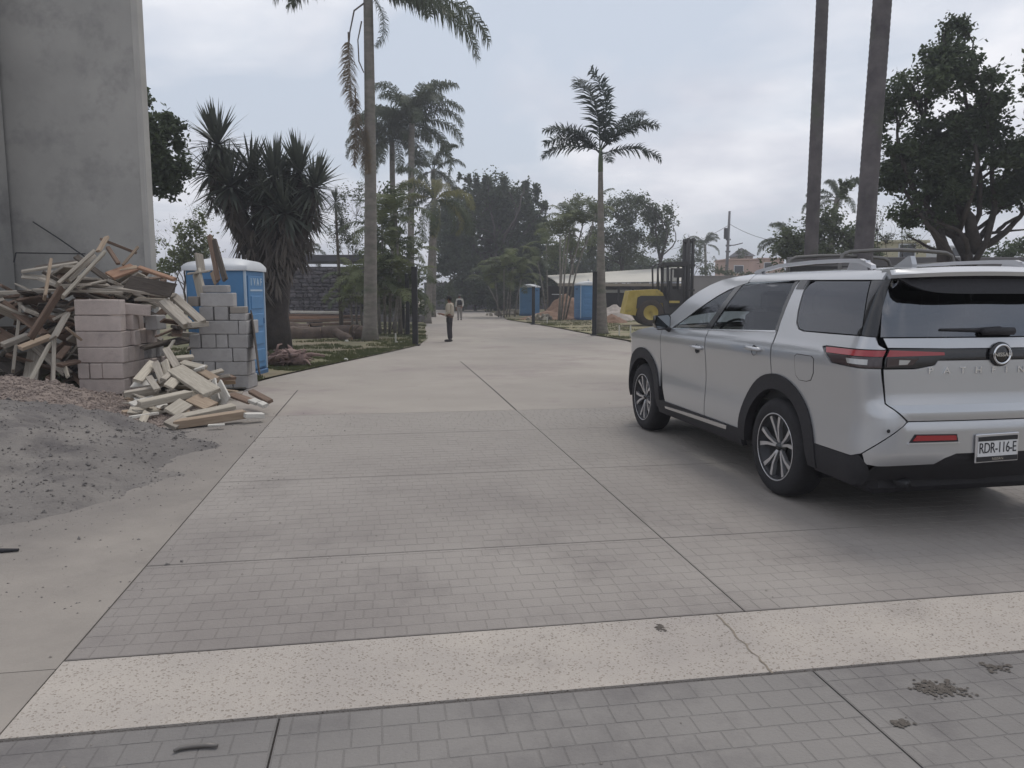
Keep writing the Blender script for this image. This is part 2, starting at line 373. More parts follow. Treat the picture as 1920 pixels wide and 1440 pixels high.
# remaining drive joints beyond the stamped part: thin dark grooves laid as strips
def groove(p0, q0, p1, q1, w=.012, m=M_cut, z=.004):
    mb = MB(); d = Vector((p1-p0, q1-q0)); n = Vector((-d.y, d.x)).normalized()*w/2; k = max(1, int(d.length/2)); vs = []
    for i in range(k+1):
        t = i/k; p, q = p0+d.x*t, q0+d.y*t; vs += [rp(p-n.x, q-n.y, z), rp(p+n.x, q+n.y, z)]
    mb.add(vs, [(2*i, 2*i+2, 2*i+3, 2*i+1) for i in range(k)]); return tag(obj('joint_line', mb, m), kind='structure')
groove(PC, 10.6, PC+.1, 19.5, .018); groove(PL, 10.6, PL-.02, 13.5, .014)
for q in (13.6, 17.5, 22.0): groove(PL-.3, q+.1, PC+2.6, q, .01, M_joint)
# ---------------------------------------------------------------- the silver SUV
def catmull(tab, x):
    """smooth monotone-ish interpolation through (x, y) pairs"""
    if x <= tab[0][0]: return tab[0][1]
    if x >= tab[-1][0]: return tab[-1][1]
    for i in range(len(tab)-1):
        x0, y0 = tab[i]; x1, y1 = tab[i+1]
        if x <= x1:
            h = x1-x0; d = (y1-y0)/h
            m0 = d if i == 0 else 0.5*(d+(y0-tab[i-1][1])/(x0-tab[i-1][0]))
            m1 = d if i == len(tab)-2 else 0.5*(d+(tab[i+2][1]-y1)/(tab[i+2][0]-x1))
            if i > 0 and (y0-tab[i-1][1])*d <= 0: m0 = 0
            if i < len(tab)-2 and (tab[i+2][1]-y1)*d <= 0: m1 = 0
            lim = 3*abs(d); m0 = max(-lim, min(lim, m0)); m1 = max(-lim, min(lim, m1))
            t = (x-x0)/h
            return y0*(2*t**3-3*t*t+1)+y1*(-2*t**3+3*t*t)+h*m0*(t**3-2*t*t+t)+h*m1*(t**3-t*t)
HWD = 0.99; RC = 0.24; SR = -1.14; SX = 0.02; CU = SR+RC            # half width, rear corner radius, rear end, start of the corner
ARC = RC*PI/2; FR = 0.55; SF = 3.98; CF = SF-FR; ARCF = FR*PI/2
def ur(y): return CU-ARC-((HWD-RC)-y)                     # shell parameter of a point on the rear, y from the centre line
SIDE = [(.20,.11),(.30,.05),(.42,.02),(.55,.012),(.80,.024),(1.0,.012),(1.14,.0),(1.21,.003),(1.27,.03),(1.34,.055),(1.74,.215),(1.79,.255),(1.82,.31)]
REAR = [(.30,.25),(.42,.12),(.50,.03),(.58,.0),(.77,.0),(.79,.012),(.81,.006),(.88,.022),(.905,.056),(1.0,.062),(1.17,.066),(1.27,.07),(1.345,.095),(1.70,.265),(1.76,.28),(1.80,.34),(1.83,.45)]
FRONT = [(.25,.12),(.5,.0),(.8,.02),(1.0,.10),(1.1,.20),(1.3,.4)]
def shell(u, z, out=0.0):
    """point of the body skin on its near half: u runs along the side (= distance ahead of the rear axle), round the rear corner and over the tail"""
    if u >= CF:
        th = min((u-CF)/ARCF, 1.0)*PI/2; t = th/(PI/2); t = t*t*(3-2*t)
        n = Vector((math.sin(th), math.cos(th))); d = catmull(SIDE, z)*(1-t)+catmull(FRONT, z)*t
        c = Vector((CF, HWD-FR))+n*(FR-d+out)
        if u > CF+ARCF: c.y -= (u-CF-ARCF)
    elif u >= CU:
        n = Vector((0, 1)); c = Vector((u if u > -.5 else -.5+(u+.5)*(1+SX/(-.5-CU)), HWD-catmull(SIDE, z)+out))
    elif u >= CU-ARC:
        th = (CU-u)/RC; t = th/(PI/2); t = t*t*(3-2*t)
        n = Vector((-math.sin(th), math.cos(th))); d = catmull(SIDE, z)*(1-t)+catmull(REAR, z)*t
        cx = CU; cy = HWD-RC
        # offset along the blended axes so that the corner stays where side and tail planes meet
        c = Vector((cx+n.x*RC+catmull(REAR, z)*math.sin(th)**2 - n.x*0+ (-n.x*out*0), cy+n.y*RC-catmull(SIDE, z)*1.0))+n*out
        c.x = cx-math.sin(th)*(RC)+catmull(REAR, z)*t - math.sin(th)*out*0 + n.x*out
        c.y = cy+math.cos(th)*RC-catmull(SIDE, z)+ n.y*out
    else:
        y = HWD-RC-(CU-ARC-u)
        yy = y-catmull(SIDE, z)*max(0.0, y/(HWD-RC))
        bow = 0.03*(y/(HWD-RC))**2-0.03
        c = Vector((SR+catmull(REAR, z)+bow-out, yy))
        return Vector((c.x-SX, c.y, z))
    return Vector((c.x-(SX if u < CU else 0), c.y, z))
def arc_pts(cx, cz, r, a0, a1, n):
    return [(cx+r*math.cos(math.radians(a0+(a1-a0)*i/n)), cz+r*math.sin(math.radians(a0+(a1-a0)*i/n))) for i in range(n+1)]
def panel_mb(poly, out=0.0, lip=0.018, step=0.045, mirror=False, both=False, fn=None, bulge=0.0):
    """cut an outline in (u, z) into a fine grid, wrap it on the body skin, turn its rim inwards"""
    fn = fn or shell
    bm = bmesh.new(); vs = [bm.verts.new((u, z, 0)) for u, z in poly]; bm.faces.new(vs)
    us = [p[0] for p in poly]; zs = [p[1] for p in poly]
    def cut(co, no):
        bmesh.ops.bisect_plane(bm, geom=bm.verts[:]+bm.edges[:]+bm.faces[:], dist=1e-6, plane_co=co, plane_no=no)
    a = math.floor(min(us)/step)*step
    while a < max(us): cut((a, 0, 0), (1, 0, 0)); a += step
    a = math.floor(min(zs)/step)*step
    while a < max(zs): cut((0, a, 0), (0, 1, 0)); a += step
    bmesh.ops.remove_doubles(bm, verts=bm.verts[:], dist=1e-5)
    bm.verts.index_update()
    pos = [fn(v.co.x, v.co.y, out) for v in bm.verts]
    ctr = Vector((1.0, 0, .9))
    f0 = [[v.index for v in f.verts] for f in bm.faces]
    # consistent outward orientation
    k = max(f0, key=len) if f0 else None
    mb = MB(); n0 = len(pos)
    i0 = f0[len(f0)//2]; e = (pos[i0[1]]-pos[i0[0]]).cross(pos[i0[2]]-pos[i0[1]]); mid = pos[i0[0]]
    flip = e.dot(Vector((mid.x-1.3, mid.y*2.5, (mid.z-.8)*.3))) < 0
    faces = [tuple(reversed(f)) if flip else tuple(f) for f in f0]
    rim = [(e.verts[0].index, e.verts[1].index) for e in bm.edges if len(e.link_faces) == 1]
    allv = list(pos)
    if lip > 0:
        inner = {}
        for a, b in rim:
            for i in (a, b):
                if i not in inner:
                    v = bm.verts[i] if False else None
                    inner[i] = None
        bm.verts.ensure_lookup_table()
        for i in inner:
            c = bm.verts[i].co; inner[i] = len(allv); allv.append(fn(c.x, c.y, out-lip))
        edir = {}
        for f in faces:
            for j in range(len(f)): edir[(f[j], f[(j+1) % len(f)])] = True
        for a, b in rim:
            if (a, b) in edir: faces.append((b, a, inner[a], inner[b]))
            else: faces.append((a, b, inner[b], inner[a]))
    bm.free()
    if not mirror or both: mb.add(allv, faces)
    if mirror or both: mb.add([(v.x, -v.y, v.z) for v in allv], [tuple(reversed(f)) for f in faces])
    return mb
M_paint = mat('silver_paint', srgb(180,181,183), .28, metal=.55, coat=1.0, spec=.5)
M_clad = mat('black_plastic', (.022, .021, .024), .62, var=.15, scale=40, spec=.35)
M_gloss = mat('gloss_black', (.012, .012, .014), .12, coat=.5)
M_rub = mat('tyre_rubber', (.02, .019, .021), .85, var=.2, scale=20, bump=.2, bscale=120)
M_chrome = mat('bright_metal', (.72, .73, .75), .18, metal=1.0)
M_alloy = mat('machined_alloy', (.62, .62, .64), .3, metal=.85)
M_rimd = mat('dark_alloy', (.03, .03, .033), .4, metal=.3)
M_red = mat('red_lens', (.30, .022, .028), .15, coat=.7)
M_smoke = mat('smoked_lens', (.045, .03, .032), .12, coat=.7)
M_clear = mat('clear_lens', (.45, .45, .44), .12, coat=.8, metal=.3)
M_seat = mat('seat_leather', (.045, .043, .045), .6, var=.15)
M_cab = mat('cabin_trim', (.03, .03, .032), .7)
M_head = mat('headliner', (.30, .29, .28), .9)
G_side = glass('window_glass', (.52, .55, .55), refl=1.42)
G_dark = glass('privacy_glass', (.035, .037, .042), refl=1.8)
G_rear = glass('rear_privacy_glass', (.05, .052, .058), rough=.05, refl=2.3)
M_white = mat('plate_white', (.62, .62, .62), .4)
M_ink = mat('plate_ink', (.02, .02, .025), .5)

SA = math.radians(10.7); SFW = Vector((-math.sin(SA), math.cos(SA), 0)); SRT = Vector((math.cos(SA), math.sin(SA), 0))
suv_loc = Vector((2.13, 6.11, 0))+SRT*0.98
suv = thing('parked_suv', 'silver sport utility car parked on the stamped drive, seen from behind', 'car', suv_loc, PI/2+SA)
AR, AF, WR = 0.04, 3.10, 0.40                              # axles, wheel radius
def belt(s): return 1.255+(2.25-s)*.038
def sp(name, poly, m, parent=None, both=True, **k):
    """panel on the near side and its twin on the far side, each a part of its own"""
    parent = parent or suv; outl = []
    for mir in ((False, True) if both else (False,)):
        o = obj(name, panel_mb(poly, mirror=mir, **k), m, parent); auto_smooth(o, 30); outl.append(o)
    return outl
# outline curves
A_out = [(2.62,1.27),(2.35,1.435),(2.1,1.575),(1.9,1.66),(1.7,1.725),(1.5,1.77),(1.3,1.795),(1.0,1.815)]   # roof silhouette down the windscreen pillar
W_top = [(2.27,1.258),(2.0,1.375),(1.8,1.465),(1.6,1.55),(1.42,1.62),(1.25,1.675),(1.1,1.71),(.95,1.735)]
arch_r, arch_f = .50, .50
def archpts(ax, r, a0, a1, n=14): return arc_pts(ax, WR, r, a0, a1, n)
# doors (below the belt)
fd = [(1.36,.44),(2.36,.44),(2.44,.60),(2.50,.80),(2.52,1.0),(2.48,1.235),(2.30,1.25)]+[(s, belt(s)) for s in (2.0,1.7,1.36)]
rd = [(1.345,.44),(1.345,belt(1.345)),(1.0,belt(1.0)),(.6,belt(.6)),(.13,belt(.13)),(.12,1.1)]+[(.115, .99)]+[p for p in archpts(AR, .595, 82, 18, 10)]+[(.66,.44)]
doors = []
for nm, poly, hs in (('front_door', fd, 1.52), ('rear_door', rd, .38)):
    for o in sp(nm, poly, M_paint):
        doors.append(o)
# handles, cups
for mi in (1, -1):
    for k, (hs, hz) in enumerate(((1.53, 1.105), (.385, 1.175))):
        par = doors[(0 if mi == 1 else 1)+2*k]
        y = HWD-.004
        mb = MB(); pts = [Vector((hs-.12, y-.005, hz)), Vector((hs-.10, y+.028, hz+.002)), Vector((hs, y+.036, hz+.004)), Vector((hs+.09, y+.03, hz+.004)), Vector((hs+.125, y-.005, hz+.002))]
        mb.tube(pts, [.014,.017,.018,.017,.014], 8); mb.v = [(a, b*mi, c) for a, b, c in mb.v]
        if mi < 0: mb.f = [tuple(reversed(f)) for f in mb.f]
        obj('door_handle', mb, M_paint, par, True)
        mb = MB(); mb.lathe([(.0,-.001),(.04,.0),(.045,.004)], 16, M=Matrix.Translation((hs-.0, (y+.003)*mi, hz-.012))@Matrix.Rotation(-PI/2*mi, 4, 'X')); obj('handle_cup', mb, M_clad, par, True)
# front wing, quarter
fender = [(2.53,.60),(2.53,1.0),(2.49,1.24),(2.62,1.268),(2.9,1.245),(3.2,1.205),(3.5,1.14),(3.8,1.06),(4.2,1.0),(4.2,.62)]+[(3.69, .62)]+[p for p in archpts(AF, .595, 22, 158, 14)]
sp('front_wing', fender, M_paint)
qp = [(.105,.99)]+[(.108, belt(.1))]+[(.115,1.40),(.10,1.70),(.085,1.742),(-.04,1.742),(-.04,1.66),(-.075,1.5),(-.11,1.41),(-.17,1.365),(-.25,1.352),(-.6,1.352),(-.93,1.355),(-1.06,1.35),(-1.10,1.30),(-1.16,1.275)]
qp += [(-1.145,1.272),(-.60,1.272),(-.555,1.262),(-.70,1.155),(-1.0,1.142),(-1.16,1.142)]
qp += [(-1.177,.91),(-1.302,.793),(-1.278,.776),(-1.025,.57),(-.95,.545),(-.56,.545)]+archpts(AR, .595, 14, 82, 10)[0:0]+archpts(AR, .595, 166, 84, 12)[0:]
# the quarter outline must run once round: arch is walked from its rear foot to its top
quarter = sp('quarter_panel', qp, M_paint)
tl_o = [(-1.155,1.268),(-.60,1.268),(-.56,1.26),(-.695,1.16),(-1.0,1.147),(-1.155,1.147)]
for o in sp('tail_lamp', [(-1.165,1.225),(-.63,1.225),(-.60,1.262),(-1.165,1.266)], M_red, out=-.002, lip=.03): pass
tl2 = sp('tail_lamp_lower', [(-1.165,1.220),(-.65,1.220),(-.705,1.165),(-1.0,1.15),(-1.165,1.15)], M_smoke, out=-.004, lip=.03)
for k, o in enumerate(tl2): 
    obj('reverse_lens', panel_mb([(-1.06,1.205),(-.86,1.205),(-.88,1.172),(-1.06,1.168)], mirror=(k == 1), out=.0, lip=.01), M_clear, o)
sp('lamp_surround', [(-1.165,1.2725),(-.60,1.2725),(-.548,1.2635),(-.70,1.1535),(-1.0,1.141),(-1.165,1.141)], M_gloss, out=-.012, lip=.01)
# fuel flap
q0 = quarter[0]
ff = [(-.24,1.165),(-.27,1.185),(-.47,1.185),(-.505,1.165),(-.50,1.06),(-.46,1.0),(-.40,.985),(-.30,.985),(-.25,1.02)]
obj('fuel_flap_gap', panel_mb(ff, out=.0012, lip=.001), M_cut, q0)
cc = Vector((-.375, 1.085)); ff2 = [tuple(cc+(Vector(p)-cc)*.955) for p in ff]
auto_smooth(obj('fuel_flap', panel_mb(ff2, out=.0028, lip=.004), M_paint, q0))
# wheel arch cladding, sills
for ax, nm, a0, a1 in ((AR, 'arch_trim', -3, 176), (AF, 'arch_trim', 0, 183)):
    zlow = .37
    outer = archpts(ax, .598, 10, 170, 22); inner = archpts(ax, .475, 170, 10, 22)
    poly = [(outer[0][0]+.01, .36)]+outer+[(outer[-1][0]-.01, .36), (inner[0][0]-.03, .36)]+inner+[(inner[-1][0]+.03, .36)]
    sp(nm, poly, M_clad, out=.014, lip=.07)
sp('sill_trim', [(.60,.30),(2.58,.30),(2.56,.45),(.62,.45)], M_clad, out=.012, lip=.05)
sp('sill_bright_strip', [(.86,.40),(2.34,.375),(2.34,.40),(1.62,.425),(.84,.44)], M_chrome, out=.02, lip=.012)
sp('rear_lower_trim', [(-.53,.34),(-.53,.54),(-.95,.54),(-1.01,.56),(-1.07,.50),(-1.14,.40),(-1.1,.34)], M_clad, out=.004, lip=.04)
sp('front_bumper', [(3.70,.30),(3.70,.615),(4.25,.615),(4.75,.615),(4.75,.30)], M_paint, lip=.03)
sp('front_grille', [(4.21,.625),(4.21,.99),(4.74,.99),(4.74,.625)], M_gloss, out=-.01, lip=.03)
sp('headlamp', [(3.98,.86),(4.2,.86),(4.2,.98),(3.9,.99)], M_clear, out=.006, lip=.01)
# pillars and side glass
sp('windscreen_pillar', W_top[:1]+[(2.50,1.262)]+A_out+[(.94,1.815),(.94,1.742)]+list(reversed(W_top))[:-1], M_paint, lip=.02)
sp('roof_side', [(.93,1.742),(.93,1.815),(.2,1.815),(-.45,1.812),(-.80,1.80),(-.90,1.785),(-.905,1.735),(-.2,1.745),(.0,1.748)], M_paint, lip=.02)
sp('rear_pillar_trim', [(.08,1.745),(.08,1.675),(-.03,1.675),(-.035,1.745)], M_gloss, out=.004)
def inset(poly, d):
    c = Vector((sum(p[0] for p in poly)/len(poly), sum(p[1] for p in poly)/len(poly))); return [tuple(c+(Vector(p)-c)*(1-d)) for p in poly]
Bt, Bb = 1.02, 1.40
wf = [(2.24,1.268),(Bb+.05,belt(Bb)+.008),(Bt+.10,1.70)]+[(1.25,1.663),(1.42,1.608),(1.6,1.538),(1.8,1.452),(2.0,1.362)]
wr = [(Bb-.05,belt(Bb)+.01),(.17,belt(.17)+.01),(.16,1.725),(.9,1.725),(Bt+.01,1.715)]
wq = [(-.055,1.655),(-.09,1.5),(-.125,1.415),(-.185,1.372),(-.26,1.36),(-.92,1.363),(-.86,1.55),(-.795,1.725),(-.15,1.735),(-.085,1.71)]
gf = sp('front_side_glass', wf, G_side, out=-.006, lip=0)
gr = sp('rear_side_glass', wr, G_side, out=-.006, lip=0)
gq = sp('quarter_glass', wq, G_dark, out=-.002, lip=.006)
sp('pillar_trim', [(Bb+.06,belt(Bb)),(Bt+.11,1.712),(Bt,1.728),(Bb-.06,belt(Bb))], M_gloss, out=-.002, lip=.02)
sp('window_frame', [(.165,belt(.17)),(.155,1.735),(.105,1.74),(.12,belt(.1))], M_gloss, out=-.001, lip=.02)
sp('rear_glass_pillar', [(-.925,1.36),(-1.07,1.355),(-1.06,1.55),(-1.03,1.74),(-.80,1.73),(-.865,1.55)], M_gloss, out=-.006, lip=.02)
sp('belt_moulding', [(2.28,1.253),(2.28,1.263),(1.7,1.287),(.14,belt(.14)+.007),(.14,belt(.14)-.004),(1.7,1.273)], M_chrome, out=.006, lip=.01)
# tail: gate, glass, lamps, bumper.  both halves in one piece
def rpan(name, poly, m, parent=None, smooth=30, **k):
    mb = panel_mb(poly, both=True, **k)
    bm = bmesh.new(); me = mesh_from(name, mb, m); bm.from_mesh(me); bmesh.ops.remove_doubles(bm, verts=bm.verts[:], dist=2e-4); bm.to_mesh(me); bm.free()
    o = link(name, me, parent or suv); auto_smooth(o, smooth); return o
C0 = ur(0.0)
gate = rpan('tailgate', [(-1.180,1.14),(-1.187,.915),(-1.312,.801),(C0,.801),(C0,1.195),(ur(.43)+.03,1.195),(ur(.48),1.165),(ur(.62),1.14)], M_paint, lip=.03)
rpan('tailgate_upper', [(-1.172,1.285),(-1.125,1.345),(C0,1.345),(C0,1.278),(ur(.4),1.278)], M_paint, gate, lip=.02)
rpan('gate_lamp_strip', [(-1.185,1.275),(ur(.4),1.2735),(C0,1.272),(C0,1.20),(ur(.43),1.20),(ur(.48),1.17),(ur(.62),1.148),(-1.185,1.148)], M_gloss, gate, out=-.006, lip=.02)
for mir in (False, True):
    o = obj('gate_lamp', panel_mb([(-1.19,1.268),(ur(.43),1.252),(ur(.42),1.232),(-1.19,1.225)], mirror=mir, out=.001, lip=.012), M_red, gate)
    obj('reverse_lamp', panel_mb([(-1.20,1.215),(ur(.60),1.212),(ur(.64),1.168),(-1.20,1.158)], mirror=mir, out=-.001, lip=.01), M_smoke, gate)
    obj('reverse_lens', panel_mb([(ur(.74),1.203),(ur(.66),1.2),(ur(.68),1.172),(ur(.74),1.17)], mirror=mir, out=.001, lip=.01), M_clear, gate)
rpan('rear_glass', [(-1.10,1.353),(-1.06,1.55),(-1.06,1.745),(C0,1.745),(C0,1.353)], G_rear, out=-.004, lip=0)
bump = rpan('rear_bumper', [(-1.035,.568),(-1.288,.774),(-1.318,.793),(C0,.793),(C0,.575),(ur(.34),.575),(ur(.42),.545),(ur(.48),.50),(-1.15,.49),(-1.06,.50)], M_paint, lip=.05)
rpan('rear_valance', [(-1.06,.36),(-1.13,.485),(ur(.47),.495),(ur(.41),.54),(ur(.33),.57),(C0,.57),(C0,.33)], M_clad, out=-.02, lip=.05)
for mir in (False, True):
    o = obj('reflector_recess', panel_mb([(ur(.665),.712),(ur(.35),.708),(ur(.335),.658),(ur(.70),.655)], mirror=mir, out=.003, lip=.01), M_clad, bump)
    obj('reflector', panel_mb([(ur(.65),.705),(ur(.36),.70),(ur(.35),.668),(ur(.675),.668)], mirror=mir, out=.008, lip=.008), M_red, bump)
    obj('reflector_bright_edge', panel_mb([(ur(.70),.657),(ur(.335),.657),(ur(.325),.648),(ur(.71),.648)], mirror=mir, out=.012, lip=.012), M_alloy, bump)
    obj('parking_sensor', MB().lathe([(0,.004),(.012,.003),(.013,0)], 12, M=Matrix.Translation(shell(-1.18,.735,.0) if not mir else Vector((1,-1,1))*shell(-1.18,.735,.0))@Matrix.Rotation(-PI/2*(1 if True else -1), 4, 'Y')), M_clad, bump)
# spoiler, roof, screen, bonnet
def ruled(name, edge, m, crown, nx=14, parent=None, lipz=0.0, fwd=0.0, flat=2.0):
    """surface spanned across the car between an edge curve (list of points on the near side) and its mirror image"""
    vs = []; fs = []; k = nx+1
    for p in edge:
        for i in range(k):
            t = -1+2*i/nx; b = 1-abs(t)**flat
            vs.append((p.x+fwd*b*(1 if p.x > 1.5 else 1), p.y*t, p.z+crown*b))
    for i in range(len(edge)-1):
        for j in range(nx): fs.append((i*k+j, (i+1)*k+j, (i+1)*k+j+1, i*k+j+1))
    mb = MB().add(vs, fs); o = obj(name, mb, m, parent or suv, True); return o
E_roof = [shell(s, z) for s, z in ((1.45,1.779),(1.3,1.795),(1.0,1.815),(.6,1.8155),(.2,1.815),(-.2,1.8135),(-.45,1.812),(-.62,1.808),(-.80,1.80),(-.90,1.788))]
for p in E_roof: p.y += .002; p.z -= .002
roof = ruled('roof', E_roof, M_paint, .035)
E_sc = [shell(s, z) for s, z in ((1.46,1.777),(1.6,1.748),(1.8,1.693),(2.0,1.62),(2.2,1.52),(2.4,1.405),(2.62,1.27))]
ruled('windscreen', E_sc, glass('windscreen_glass', (.68, .72, .70)), .012, fwd=.16)
E_b = [shell(s, z) for s, z in ((2.60,1.270),(2.8,1.252),(3.0,1.232),(3.2,1.205),(3.5,1.14),(3.8,1.06),(4.2,1.0),(4.4,.995))]
ruled('bonnet', E_b, M_paint, .045)
# spoiler over the rear glass
def spoil():
    mb = MB(); n = 20; prof = []
    for i in range(n+1):
        y = -1+2*i/n; yy = .74*y; e = abs(y)**4
        x0, x1 = -.89+.02*e, -1.04+.07*e
        prof.append([Vector((x0, yy, 1.812+.03*(1-y*y)-.015)), Vector((x0-.08, yy, 1.802+.03*(1-y*y)-.004)), Vector((x1, yy, 1.765+.025*(1-y*y))), Vector((x1+.004, yy, 1.742+.02*(1-y*y))), Vector((x1+.05, yy, 1.725+.012*(1-y*y))), Vector((x0+.02, yy, 1.735))])
    vs = [v for r in prof for v in r]; k = 6; fs = []
    for i in range(n):
        for j in range(k-1): fs.append((i*k+j, i*k+j+1, (i+1)*k+j+1, (i+1)*k+j))
    fs += [tuple(range(k)), tuple(n*k+j for j in range(k-1, -1, -1))]
    mb.add(vs, fs); mb.m = [0 if f[0] % k < 3 else 1 for f in mb.f[:-2]]+[0, 0]
    return mb
so_ = obj('rear_spoiler', spoil(), [M_paint, M_gloss], suv); auto_smooth(so_, 40)
# dark lip of the spoiler hanging over the glass
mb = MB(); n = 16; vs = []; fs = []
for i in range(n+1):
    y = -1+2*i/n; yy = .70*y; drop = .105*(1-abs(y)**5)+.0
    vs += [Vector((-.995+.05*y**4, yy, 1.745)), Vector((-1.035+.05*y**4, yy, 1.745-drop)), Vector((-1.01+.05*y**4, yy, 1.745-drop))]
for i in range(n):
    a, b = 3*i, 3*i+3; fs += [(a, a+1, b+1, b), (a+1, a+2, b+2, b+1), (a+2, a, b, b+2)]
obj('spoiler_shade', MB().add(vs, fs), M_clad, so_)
# roof rails
for sy in (1, -1):
    mb = MB(); y = .655*sy
    st = [(1.02,1.83,.006),(.88,1.855,.02),(.6,1.885,.02),(.1,1.897,.02),(-.3,1.893,.02),(-.52,1.885,.024),(-.66,1.835,.02)]
    vs = []; fs = []
    for (x, z, h) in st: vs += [(x, y-.022, z-h), (x, y+.022, z-h), (x, y+.018, z+.008), (x, y-.018, z+.008)]
    for i in range(len(st)-1):
        for j in range(4): fs.append((4*i+j, 4*i+(j+1) % 4, 4*i+4+(j+1) % 4, 4*i+4+j))
    fs += [(0,1,2,3), (27,26,25,24)]; mb.add(vs, fs)
    for x, l in ((.95,.16),(-.50,.26)):
        mb.prism([(x-l/2,1.80),(x+l/2,1.80),(x+l/2-.04,1.872 if x < 0 else 1.85),(x-l/2+.04,1.878 if x < 0 else 1.86)], y-.02, y+.02, lambda a, b, h: Vector((a, h, b)))
    o = obj('roof_rail', mb, M_alloy, suv); auto_smooth(o, 40)
mb = MB(); n = 8; prof = [(-.44,1.835),(-.62,1.835),(-.63,1.85),(-.60,1.905),(-.585,1.905)]
mb.prism([(-.42,1.838),(-.62,1.832),(-.625,1.852),(-.60,1.912),(-.575,1.912),(-.50,1.875)], -.02, .02, lambda a, b, h: Vector((a, .30+h, b))); obj('roof_antenna', mb, M_paint, suv)
mb = MB().bbox((-.28,.30,1.846), (.30,.12,.012), .004)
# wiper
mb = MB().tube([(-1.09,-.02,1.40),(-1.07,.16,1.395),(-1.06,.42,1.40)], [.022,.014,.008], 8); mb.bbox((-1.10,.0,1.388), (.05,.26,.05), .015); obj('rear_wiper', mb, M_clad, suv, True)
# wheels
def wheel_parts():
    y = MB(); t = MB(); prof = [(.255,-.11),(.275,-.118),(.33,-.125),(.375,-.115),(.395,-.09),(.40,-.05),(.40,.05),(.395,.09),(.375,.115),(.33,.125),(.275,.118),(.255,.11)]
    t.lathe(prof, 48, axis='y')
    lip = MB().lathe([(.278,.121),(.272,.124),(.268,.121)], 48, axis='y')
    dark = MB().lathe([(.269,.121),(.262,.112),(.25,.10),(.245,.05),(.2,.045),(.09,.035),(.0,.035)], 40, axis='y')
    sp_ = MB()
    for k in range(5):
        for sgn in (-1, 1):
            a = math.radians(90+72*k+sgn*15.5); a0 = math.radians(90+72*k+sgn*9)
            pts = [(.035, a0, .078), (.075, a0, .088), (.16, math.radians(90+72*k+sgn*10.5), .10), (.264, a, .108)]
            wd = [.009, .010, .0125, .019]; vs = []; fs = []
            for (r, an, yy), w in zip(pts, wd):
                c = Vector((math.cos(an), 0, math.sin(an))); tt = Vector((-math.sin(an), 0, math.cos(an)))
                for s_, dy in ((-1, -.03), (-1, 0), (1, 0), (1, -.03)): v = c*r+tt*w*s_; vs.append((v.x, yy+dy, v.z))
            for i in range(3):
                for j in range(4): fs.append((4*i+j, 4*i+(j+1) % 4, 4*i+4+(j+1) % 4, 4*i+4+j))
            fs += [(3,2,1,0), (12,13,14,15)]; sp_.add(vs, fs)
    hub = MB().lathe([(.0,.096),(.024,.096),(.03,.088),(.034,.07),(.06,.07),(.06,.03)], 20, axis='y')
    return t, lip, dark, sp_, hub
wp = [mesh_from(nm, mb, m, sm) for nm, mb, m, sm in zip(('tyre','rim_lip','rim','spokes','hub'), wheel_parts(), (M_rub, M_alloy, M_rimd, M_alloy, M_gloss), (True, True, True, False, True))]
def add_wheel(parent, x, y, z, scale=1.0, parts=wp, twist=0.0):
    w = link('wheel', parts[0], parent, (x, y, z)); w.rotation_euler = (0, twist, 0 if y > 0 else PI); w.scale = (scale,)*3
    for nm, me in zip(('rim_lip','rim','spoke_set','hub'), parts[1:]): link(nm, me, w)
    return w
for ax, tw in ((AR, .12), (AF, .5)):
    for sy in (1, -1): add_wheel(suv, ax, sy*(HWD-.145), WR, 1.0, twist=tw)
# floor pan, wheel houses, seats, dash
mb = MB().bbox((1.4,0,.40), (4.6,1.5,.34), .05); mb.bbox((-.55,0,.52), (.9,1.55,.3), .05); obj('floor_pan', mb, M_clad, suv)
for ax in (AR, AF):
    for sy in (1, -1):
        T_ = Matrix.Translation((ax, sy*.78, WR))@Matrix.Rotation(0 if sy > 0 else PI, 4, 'Z')
        wh = MB().lathe([(.0,-.27),(.465,-.27),(.475,.04)], 32, M=T_, axis='y'); wh.v = [(a, b, max(c, .24)) for a, b, c in wh.v]; obj('wheel_house', wh, M_clad, suv)
mb = MB().tube([(-1.0,.55,.33),(-.7,.55,.33),(-.3,.5,.36)], .035, 10); obj('exhaust_pipe', mb, M_rimd, suv, True)
def seat(x, y, name='seat'):
    mb = MB(); mb.bbox((x+.22,y,.86), (.52,.5,.16), .05); mb.bbox((x-.06,y,1.18), (.14,.5,.60), .05, M=Matrix.Rotation(-.2, 3, 'Y'))
    mb.bbox((x-.16,y,1.565), (.10,.27,.19), .04); mb.tube([(x-.14,y-.07,1.40),(x-.15,y-.07,1.52)], .008, 6); mb.tube([(x-.14,y+.07,1.40),(x-.15,y+.07,1.52)], .008, 6)
    return obj(name, mb, M_seat, suv)
for x, ys in ((1.30,(.40,-.40)),(.35,(.45,0,-.45)),(-.45,(.35,-.35))):
    for y in ys: seat(x, y)
mb = MB().bbox((2.35,0,1.12), (.6,1.6,.28), .08); obj('dashboard', mb, M_cab, suv)
mb = MB(); mb.lathe([(.175,0),(.19,.012),(.205,0),(.19,-.012),(.175,0)], 24, M=Matrix.Translation((1.93,.40,1.20))@Matrix.Rotation(1.1, 4, 'Y')); obj('steering_wheel', mb, M_cab, suv, True)
mb = MB().bbox((.3,0,1.77), (2.2,1.24,.02), .005); obj('headliner', mb, M_head, suv)
for sy in (1, -1):
    mb = MB().bbox((.85,sy*.86,1.0), (2.2,.04,.5), .015); obj('door_lining', mb, M_cab, suv)
